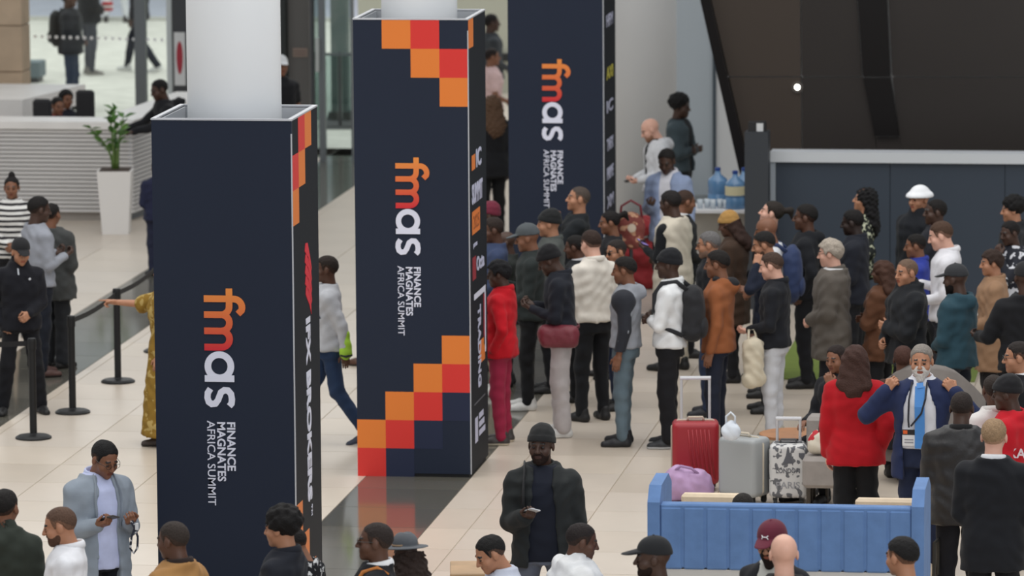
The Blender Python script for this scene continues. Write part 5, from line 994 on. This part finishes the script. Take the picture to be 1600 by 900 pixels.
# --- left group
LG = 'people standing at the belt barrier'
P['stripes'] = person(18, 276, 1.66, 352, 'woman with hair bun in a black and white striped top', 'b', sh('bun', (24, 20, 20)), dict(name='striped_top', rgb=(222, 222, 220), rgb2=(40, 38, 42), kind='stripes', scale=5.2, hem=.86, collar=True, g=.02), fem=True, arms=('clasp', 'clasp'), head=(0, 6), group=LG)
P['greyshirt'] = person(62, 308, 1.77, 232, 'man in light grey long-sleeved top seen from behind at the barrier', 'd', sh('fade', (20, 17, 17)), dict(name='long_sleeve_top', rgb=(150, 154, 164), hem=.88, g=.014), dict(rgb=(26, 30, 40)), ((74, 46, 40), (40, 30, 28)), ('phone', 'phone'), (-10, 8), group=LG)
P['darkdress'] = person(80, 318, 1.64, 200, 'person in dark charcoal clothes partly behind the light grey top', 'b', sh('short'), dict(rgb=(66, 68, 68), hem=.74, g=.03), dict(rgb=(38, 40, 44), wide=.02), ((30, 28, 28), (26, 24, 24)), ('clasp', 'clasp'), fem=True, build=1.15, group=LG)
P['blackcap'] = person(33, 375, 1.66, 338, 'person in black cap and black zip jacket with a leg forward at the left', 't', sh('cap', (22, 23, 27)), dict(rgb=(24, 25, 32), hem=.84, g=.02, high=.02), dict(rgb=(22, 23, 28), wide=.008), ((18, 18, 20), (18, 18, 20)), ('clasp', 'pocket'), (6, 16), stance='wide', group=LG)
o = P['blackcap']; strip(o, [(.03, 1.46), (.03, 1.40)], .014, 'white_zip_pull', mat((190, 196, 204), .5)); strip(o, [(-.09, 1.36), (-.07, 1.35)], .02, 'chest_mark', mat((200, 204, 210), .5))
P['mustarddress'] = person(258, 430, 1.68, 88, 'woman in mustard leaf-patterned dress pointing left from behind the nearest wrap', 't', sh('long', (60, 44, 34)), dict(name='dress', dress=True, rgb=(138, 108, 44), rgb2=(176, 152, 92), kind='print', scale=13., short=True, frac=.98, g=.03, amp=.007), shoe=((60, 50, 46), (40, 36, 34)), arms=('down', 'pointf'), fem=True, build=1.1, ground=tuple(at(263, 694, 0)[:2]))
I = P['mustarddress']; f = None
# pointing arm reaches out past the wrap edge
# --- foreground left
P['greyblazer'] = person(168, 692, 1.78, 322, 'man in light grey blazer and pale blue shirt looking at his phone', 'b', sh('short', (18, 17, 18)), dict(name='blazer', rgb=(142, 152, 164), hem=.74, g=.022, shirt=(196, 204, 238), shem=.84, open=(.085, .07, .075, .05), lapel=True, collar=(200, 208, 240), amp=.004), dict(rgb=(26, 28, 36)), arms=('phone', 'phone'), head=(8, 24), glasses='clear', build=1.05)
phone(P['greyblazer'], 'R', 'phone held by the man in the light grey blazer', (70, 66, 60))
wl_ = P['greyblazer']['w'](P['greyblazer']['J']['L'][2]+P['greyblazer']['J']['L'][3]*.1); o = empty('lanyard', wl_, .4, 'black and white lanyard dangling from the hand of the man in the light grey blazer', 'lanyard')
lpts = [(.0, 0, .0), (.025, 0, -.05), (.05, 0, -.12), (.045, 0, -.2), (.02, 0, -.235), (-.005, 0, -.2), (.005, 0, -.12), (.03, 0, -.05), (.01, 0, .0)]
MB().tube(lpts, .008, 6, flat=(1, .4)).build('ribbon', mat((30, 34, 52), .6, 'print', rgb2=(206, 208, 214), scale=30.), o, smooth=True); MB().box((.03, -.012, -.07), (.055, .0, -.02), .003).build('clip', mat((214, 216, 220), .3), o)
P['whiteshirt'] = person(90, 793, 1.75, 82, 'man with shaved head in a white shirt in the left foreground', 't', sh('stubble', (88, 66, 54)), dict(name='shirt', rgb=(232, 234, 240), hem=.86, collar=True, g=.014), dict(rgb=(32, 34, 44)), arms=('clasp', 'phone'), head=(0, 12), beard=((34, 26, 24), False))
P['olive'] = person(0, 818, 1.76, 190, 'person in dark olive hooded jacket cut by the left edge', 'b', sh('short'), dict(rgb=(52, 58, 52), hem=.84, hood=2, g=.03), dict(rgb=(34, 36, 40)), arms=('clasp', 'clasp'), ground=tuple(at(8, 775, 1.72)[:2]))
P['tanleft'] = person(-14, 850, 1.60, 200, 'person in tan jacket just inside the lower left corner', 'b', sh('short'), dict(rgb=(178, 136, 84), hem=.84, g=.03), arms=('clasp', 'out'), ground=tuple(at(-40, 850, 1.62)[:2]))
P['bomber'] = person(270, 815, 1.74, 118, 'man in tan bomber jacket with striped collar in front of the nearest wrap', 'e', sh('stubble', (52, 44, 40)), dict(name='bomber_jacket', rgb=(166, 124, 76), hem=.86, g=.024, collar=(44, 34, 32)), dict(rgb=(34, 36, 44)), arms=('clasp', 'pocket'), head=(6, 6))
P['curlyman'] = person(440, 797, 1.74, 105, 'man with curly black hair in a black shirt in front of the nearest wrap', 't', sh('curly', (20, 18, 19)), dict(name='shirt', rgb=(34, 37, 46), hem=.86, collar=True, g=.016), dict(rgb=(30, 32, 38)), arms=('clasp', 'clasp'), head=(0, 4))
P['patshirt'] = person(476, 832, 1.52, 110, 'short person in black and white patterned shirt behind the curly-haired man', 'b', sh('stubble', (26, 22, 22)), dict(name='shirt', rgb=(26, 27, 32), rgb2=(206, 208, 210), kind='print', scale=24., hem=.86, g=.02), arms=('clasp', 'clasp'), head=(0, 24), ground=tuple(at(461, 832, 1.52)[:2]+np.array((0, .25))))
P['shades'] = person(590, 817, 1.76, 84, 'man in black suit and sunglasses with a white collar in the foreground', 'e', sh('stubble', (42, 34, 32)), dict(name='suit_jacket', rgb=(24, 25, 30), hem=.76, g=.02, collar=(232, 234, 238)), dict(rgb=(24, 25, 30)), arms=('clasp', 'pocket'), head=(0, -2), glasses='sun')
o = P['shades']; MB().tube([(-.12, -.1, 1.44), (-.115, -.03, 1.485), (-.12, .06, 1.46), (-.14, .12, 1.36)], .014, 6, flat=(1, .4)).build('orange_strap', mat((190, 116, 48), .6), o['root'], smooth=True)
P['fedora'] = person(633, 842, 1.58, 150, 'woman in dark grey fedora with braided hair in the foreground', 'd', ('fedora', (84, 88, 94), ('braidshat', (44, 32, 28))), dict(rgb=(26, 26, 30), hem=.84), fem=True, arms=('clasp', 'clasp'), head=(8, 6), build=1.1)
P['greytee'] = person(757, 840, 1.74, 66, 'seated man in light grey T-shirt looking down at the tan table', 't', sh('short', (20, 19, 20)), dict(name='t_shirt', rgb=(190, 196, 212), hem=.86, short=True), dict(rgb=(52, 56, 66)), arms=('lap', 'lap'), head=(4, 26), seat=.42, lean=.16)
P['whitehood'] = person(912, 818, 1.76, 246, 'man in a white hooded jacket seen from behind in the foreground', 'e', sh('stubble', (34, 28, 28)), dict(name='hoodie', rgb=(228, 230, 232), hem=.86, hood=2, g=.04, amp=.008), dict(rgb=(52, 56, 66)), arms=('lap', 'lap'), head=(-8, 12), seat=.42, lean=.1, build=1.1)
def stool(I, label):
    p = I['w']((0, -.02, 0)); o = empty('stool', (p[0], p[1], 0), I['th'], label, 'stool'); MB().lathe([(.16, .36), (.19, .37), (.19, .4), (.17, .415)], 20).build('seat', mat((150, 120, 90), .5, 'wood'), o)
    for a in range(4): MB().tube([(.1*math.cos(a*1.571+.78), .1*math.sin(a*1.571+.78), .37), (.19*math.cos(a*1.571+.78), .19*math.sin(a*1.571+.78), 0)], .014, 6).build('leg', dkframe, o)
stool(P['greytee'], 'round wooden stool under the man in the light grey T-shirt'); stool(P['whitehood'], 'round wooden stool under the man in the white hooded jacket')
P['beanie'] = person(846, 668, 1.80, 352, 'man in black beanie and open dark jacket holding a phone in the middle', 'd', sh('beanie', (26, 27, 28)), dict(rgb=(40, 43, 44), hem=.80, g=.028, amp=.007, shirt=(28, 32, 44), shem=.84, open=(.11, .09, .075, .06), collar=True, hood=True), dict(name='jeans', rgb=(104, 110, 124)), arms=('down', 'phone'), head=(-14, 2), build=1.06, stance='wide', beard=((26, 20, 20), False))
phone(P['beanie'], 'R', 'dark phone with white edge held by the man in the black beanie', (206, 208, 212))
I = P['beanie']; strip(I, [(0.01, 1.44), (0.005, 1.33)], .012, 'button_placket', mat((70, 74, 84), .6), off=-.03)
st = empty('shoulder_bag', I['pos'], I['th'], 'dark strap bag worn on the shoulder of the man in the black beanie', 'bag'); st.scale = (I['s'],)*3
MB().tube([(.13, -.12, 1.42), (.125, -.03, 1.5), (.125, .08, 1.47), (.135, I['front'](.135, 1.35, .04)+.01, 1.35), (.14, I['front'](.14, 1.15, .04)+.01, 1.15)], .026, 8, flat=(1, .35)).build('strap', mat((30, 31, 33), .7, 'fabric'), st, smooth=True); soft('bag', [('ell', (.02, -.24, 1.22), (.14, .08, .2), .03)], mat((34, 35, 37), .8, 'fabric'), (-.2, -.38, .95), (.22, -.1, 1.5), .016, .004, st)
# --- foreground right
P['leathercap'] = person(1022, 842, 1.74, 82, 'man in shiny black leather cap in the foreground', 'd', sh('cap', (26, 28, 32)), dict(rgb=(34, 36, 40), hem=.86), arms=('clasp', 'clasp'), head=(0, 2), beard=((20, 17, 17), False))
P['marooncap'] = person(1205, 818, 1.78, 22, 'bearded man in maroon cap and glasses facing the bald man', 't', sh('cap', (96, 28, 48)), dict(rgb=(30, 31, 36), hem=.84, shirt=(196, 196, 190), open=(.05, .05, .06, .06)), arms=('clasp', 'clasp'), head=(4, 12), glasses='clear', beard=((38, 30, 28), True))
I = P['marooncap']; HMx = Matrix.Translation(Vector(I['hc'])) @ Matrix(I['HR'].tolist()).to_4x4(); lg = MB()
for s in (-1, 1):
    lg.tube([(s*.022, .098, .085), (s*.012, .104, .075), (s*.022, .102, .062)], .004, 6)
lg.tube([(-.012, .104, .075), (.012, .104, .075)], .0035, 6); lg.build('cap_emblem', mat((232, 232, 236), .5), I['root'], mtx=HMx)
P['baldback'] = person(1225, 835, 1.80, 168, 'bald pale man in black seen from behind in the foreground', 'p', None, dict(rgb=(26, 27, 30), hem=.84, g=.02), arms=('clasp', 'clasp'), build=1.1)
P['fadeback'] = person(1410, 840, 1.76, 128, 'man with black hair and faded neck in front of the blue sofa', 't', sh('fade', (20, 19, 20)), dict(rgb=(30, 32, 40), hem=.86), arms=('clasp', 'clasp'), head=(0, 4))
P['sofahead'] = person(1161, 771, 1.70, 176, 'person sitting in the blue booth sofa with only cropped head showing', 'd', sh('stubble', (30, 26, 24)), dict(rgb=(50, 52, 60), hem=.86), arms=('lap', 'lap'), head=(0, 20), seat=.40)
P['redblazer'] = person(1337, 541, 1.70, 182, 'woman with long brown hair in a bright red blazer seen from behind', 'p', sh('long', (64, 42, 36)), dict(name='blazer', rgb=(176, 20, 32), hem=.78, g=.028, amp=.004), dict(rgb=(24, 25, 28), wide=.02), ((26, 24, 24), (20, 20, 20)), ('down', 'pocket'), fem=True, build=1.14)
P['bearded'] = person(1440, 539, 1.80, 4, 'man with white beard in navy suit adjusting his lanyard with both hands', 't', sh('short', (130, 124, 118)), dict(name='suit_jacket', rgb=(36, 46, 80), hem=.74, g=.024, shirt=(218, 220, 228), open=(.12, .13, .12, .05), lapel=False, collar=(222, 224, 232), amp=.004), dict(rgb=(34, 42, 66)), ((60, 40, 32), (30, 24, 22)), ('neck', 'neck'), (0, 6), build=1.12, beard=((204, 200, 196), True))
I = P['bearded']; strip(I, [(0, 1.475), (-.005, 1.44)], .05, 'tie_knot', mat((72, 136, 206), .5), top=.034); strip(I, [(-.003, 1.45), (-.006, 1.3), (-.008, 1.15), (-.008, 1.04), (-.008, .98)], .075, 'necktie', mat((72, 136, 206), .5), top=.031)
strip(I, [(.06, 1.48), (.075, 1.35), (.08, 1.2), (.075, 1.14)], .014, 'lanyard_ribbon', mat((30, 32, 44), .6), top=.035); strip(I, [(-.055, 1.48), (-.05, 1.36), (-.02, 1.25), (.06, 1.15)], .014, 'lanyard_ribbon', mat((30, 32, 44), .6), top=.037)
bp = (.075, I['front'](.075, 1.07, .024)+.004, 1.07); bd = empty('name_badge', I['w'](bp), I['th'], 'white name badge with black and orange header on the bearded man', 'badge'); MB().box((-.052, -.003, -.075), (.052, .003, .055), .002).build('card', mat((224, 224, 226), .5), bd); MB().box((-.052, .003, .055-.042), (.052, .0055, .055)).build('header', mat((26, 26, 30), .5), bd); MB().box((.012, .005, .02), (.045, .0065, .048)).build('header_mark', mat((220, 96, 44), .5), bd)
for k in range(2): MB().box((-.035, .003, -.03-.022*k), (.035, .0045, -.02-.022*k)).build('print_line', mat((150, 150, 156), .5), bd)
P['leather'] = person(1503, 612, 1.76, 176, 'bald dark-skinned man in black leather jacket with his back turned', 'd', sh('stubble', (40, 32, 30)), dict(rgb=(36, 35, 37), kind='leather', rough=.5, hem=.78, g=.028, collar=(28, 28, 30)), dict(rgb=(26, 27, 33)), ((132, 84, 46), (60, 42, 30)), ('clasp', 'clasp'), (-6, 8), build=1.15)
P['blondsuit'] = person(1553, 655, 1.82, 184, 'man with short fair hair in a black suit with his back turned', 'p', sh('short', (148, 122, 94)), dict(name='suit_jacket', rgb=(26, 28, 33), hem=.72, g=.024, collar=(224, 226, 230), amp=.004), dict(rgb=(24, 26, 31)), arms=('clasp', 'clasp'), build=1.1)
P['redtee'] = person(1572, 590, 1.74, 95, 'man in black beanie and red top with white lettering at the right edge', 'd', sh('beanie', (22, 22, 26)), dict(name='sweatshirt', rgb=(190, 26, 40), hem=.86, g=.022, hood=True), arms=('clasp', 'clasp'), head=(0, 8))
me = text_mesh('lettering', 'KAYA', .1, mat((232, 220, 226), .5), .002, .004); Rm = Matrix(((0, 0, -1), (1, 0, 0), (0, 1, 0)))
link('lettering', me, P['redtee']['root'], mtx=Matrix.Translation((-.21, -.16, 1.17)) @ Matrix(((0, 0, -1), (-1, 0, 0), (0, 1, 0))).to_4x4() @ Matrix.Translation((-.14, 0, 0)))
P['baldwhite'] = person(1553, 586, 1.70, 160, 'bald man in white shirt between the leather jacket and the black beanie', 'e', sh('stubble', (44, 36, 32)), dict(name='shirt', rgb=(218, 214, 212), hem=.86, collar=True), arms=('clasp', 'clasp'))
P['glassessuit'] = person(1591, 534, 1.76, 82, 'man with short black hair in black suit and white collar at the right edge', 't', sh('receding', (36, 30, 28)), dict(name='suit_jacket', rgb=(24, 25, 30), hem=.78, collar=(226, 228, 232)), arms=('clasp', 'clasp'), head=(0, 4), glasses='clear')
P['seatface'] = person(1306, 540, 1.68, 30, 'seated person with raised hand half hidden behind the red blazer', 'b', sh('short', (34, 24, 22)), dict(rgb=(26, 27, 32), hem=.86), arms=('mouth', 'lap'), head=(0, 8), seat=.42, fem=True)
P['seatface2'] = person(1411, 541, 1.66, 180, 'seated person with brown hair left of the bearded man', 'e', sh('short', (70, 44, 36)), dict(rgb=(66, 42, 36), hem=.86), arms=('lap', 'lap'), seat=.34)
for k, lb in (('seatface', 'low stool under the seated person behind the red blazer'), ('sofahead', 'low stool inside the blue booth sofa')): stool(P[k], lb)
# floral bag hanging from the arm of the red blazer
fb = at(1286, 716, .46); o = empty('floral_handbag', (fb[0], fb[1]+.16, .46), .1, 'cream handbag with red flowers beside the red blazer', 'bag'); fm = mat((214, 206, 190), .7, 'print', rgb2=(180, 34, 46), scale=9.)
soft('bag_body', [('cap', (-.07, 0, .08), (.09, 0, .07), .075, .075, .04), ('cap', (-.06, 0, .15), (.07, 0, .14), .06, .05, .05)], fm, (-.2, -.12, -.01), (.22, .12, .26), .011, .004, o)
for s in (-1, 1): MB().tube([(-.05, s*.03, .18), (-.03, s*.03, .34), (.0, s*.02, .42), (.03, s*.03, .34), (.05, s*.03, .18)], .007, 6).build('handle', mat((34, 30, 32), .5, 'leather'), o, smooth=True)
# --- reception staff
RG = 'people at the reception desk'
P['rec1'] = person(90, 152, 1.66, 320, 'receptionist in dark uniform sitting left behind the desk', 'b', sh('short', (20, 18, 18)), dict(rgb=(30, 30, 44), hem=.86, collar=(150, 40, 60)), arms=('lap', 'lap'), head=(0, 8), seat=.44, fem=True, group=RG)
P['rec2'] = person(103, 141, 1.68, 318, 'receptionist with white collar sitting right behind the desk', 'b', sh('thick', (20, 18, 18)), dict(rgb=(28, 30, 40), hem=.86, collar=(214, 216, 222)), arms=('lap', 'lap'), head=(0, 4), seat=.44, fem=True, group=RG)
P['leaner'] = person(246, 125, 1.76, 62, 'man in black top leaning over the reception counter', 'd', sh('short', (18, 17, 17)), dict(rgb=(26, 27, 31), hem=.86, hood=True), arms=('desk', 'desk'), head=(10, 16), lean=.35, group=RG)
P['navypeek'] = person(246, 250, 1.30, 150, 'small person in navy clothes half hidden by the nearest wrap near the desk', 'd', sh('short'), dict(rgb=(34, 38, 62), hem=.84), dict(rgb=(36, 40, 60)), arms=('clasp', 'clasp'), build=1.15, group=RG)
# --- outside
OG = 'passers-by outside the glazing'
P['out1'] = person(0, 0, 1.74, 268, 'passer-by outside with black jacket, blue jeans and a shoulder bag', 'e', sh('short'), dict(rgb=(34, 36, 42), hem=.82, g=.03), dict(rgb=(52, 62, 82)), arms=('pocket', 'clasp'), ground=tuple(at(112, 170, 0)[:2]), build=1.15, group=OG)
backpack(P['out1'], 'black bag on the back of the passer-by in blue jeans outside', (26, 27, 30), 1.1)
P['out2'] = person(0, 0, 1.76, 235, 'passer-by outside in black jacket and grey trousers beside the jeans', 'e', sh('short'), dict(rgb=(30, 32, 36), hem=.82, g=.03), dict(rgb=(74, 76, 84)), ((120, 116, 112), (200, 198, 194)), ('clasp', 'clasp'), ground=tuple(at(140, 117, 0)[:2]), build=1.1, group=OG)
P['out3'] = person(0, 0, 1.76, 100, 'passer-by in dark clothes and white shoes seen behind the mullion', 'd', sh('short'), dict(rgb=(32, 34, 42), hem=.82), dict(rgb=(28, 32, 44)), WH, ('down', 'down'), ground=tuple(at(219, 112, 0)[:2]), stance='walk', group=OG)
P['out4'] = person(0, 0, 1.74, 180, 'passer-by farthest outside with only white trouser legs showing', 'd', sh('short'), dict(rgb=(60, 62, 68), hem=.82), dict(rgb=(206, 208, 212)), ((50, 46, 46), (40, 38, 38)), ('down', 'down'), stance='wide', ground=tuple(at(181, 35, 0)[:2]), group=OG)
sb = at(132, 50, 1.05); o = empty('red_parcel', tuple(P['out2']['w']((.05, .3, 1.0))), 0, 'small red and white parcel carried by the passer-by in grey trousers', 'parcel'); MB().box((-.08, -.06, 0), (.08, .06, .14), .01).build('wrapping', mat((190, 50, 60), .6), o); MB().box((-.082, -.062, .05), (.082, .062, .09)).build('white_band', mat((226, 220, 220), .6), o)
_names = {id(v['root']): k for k, v in P.items()}
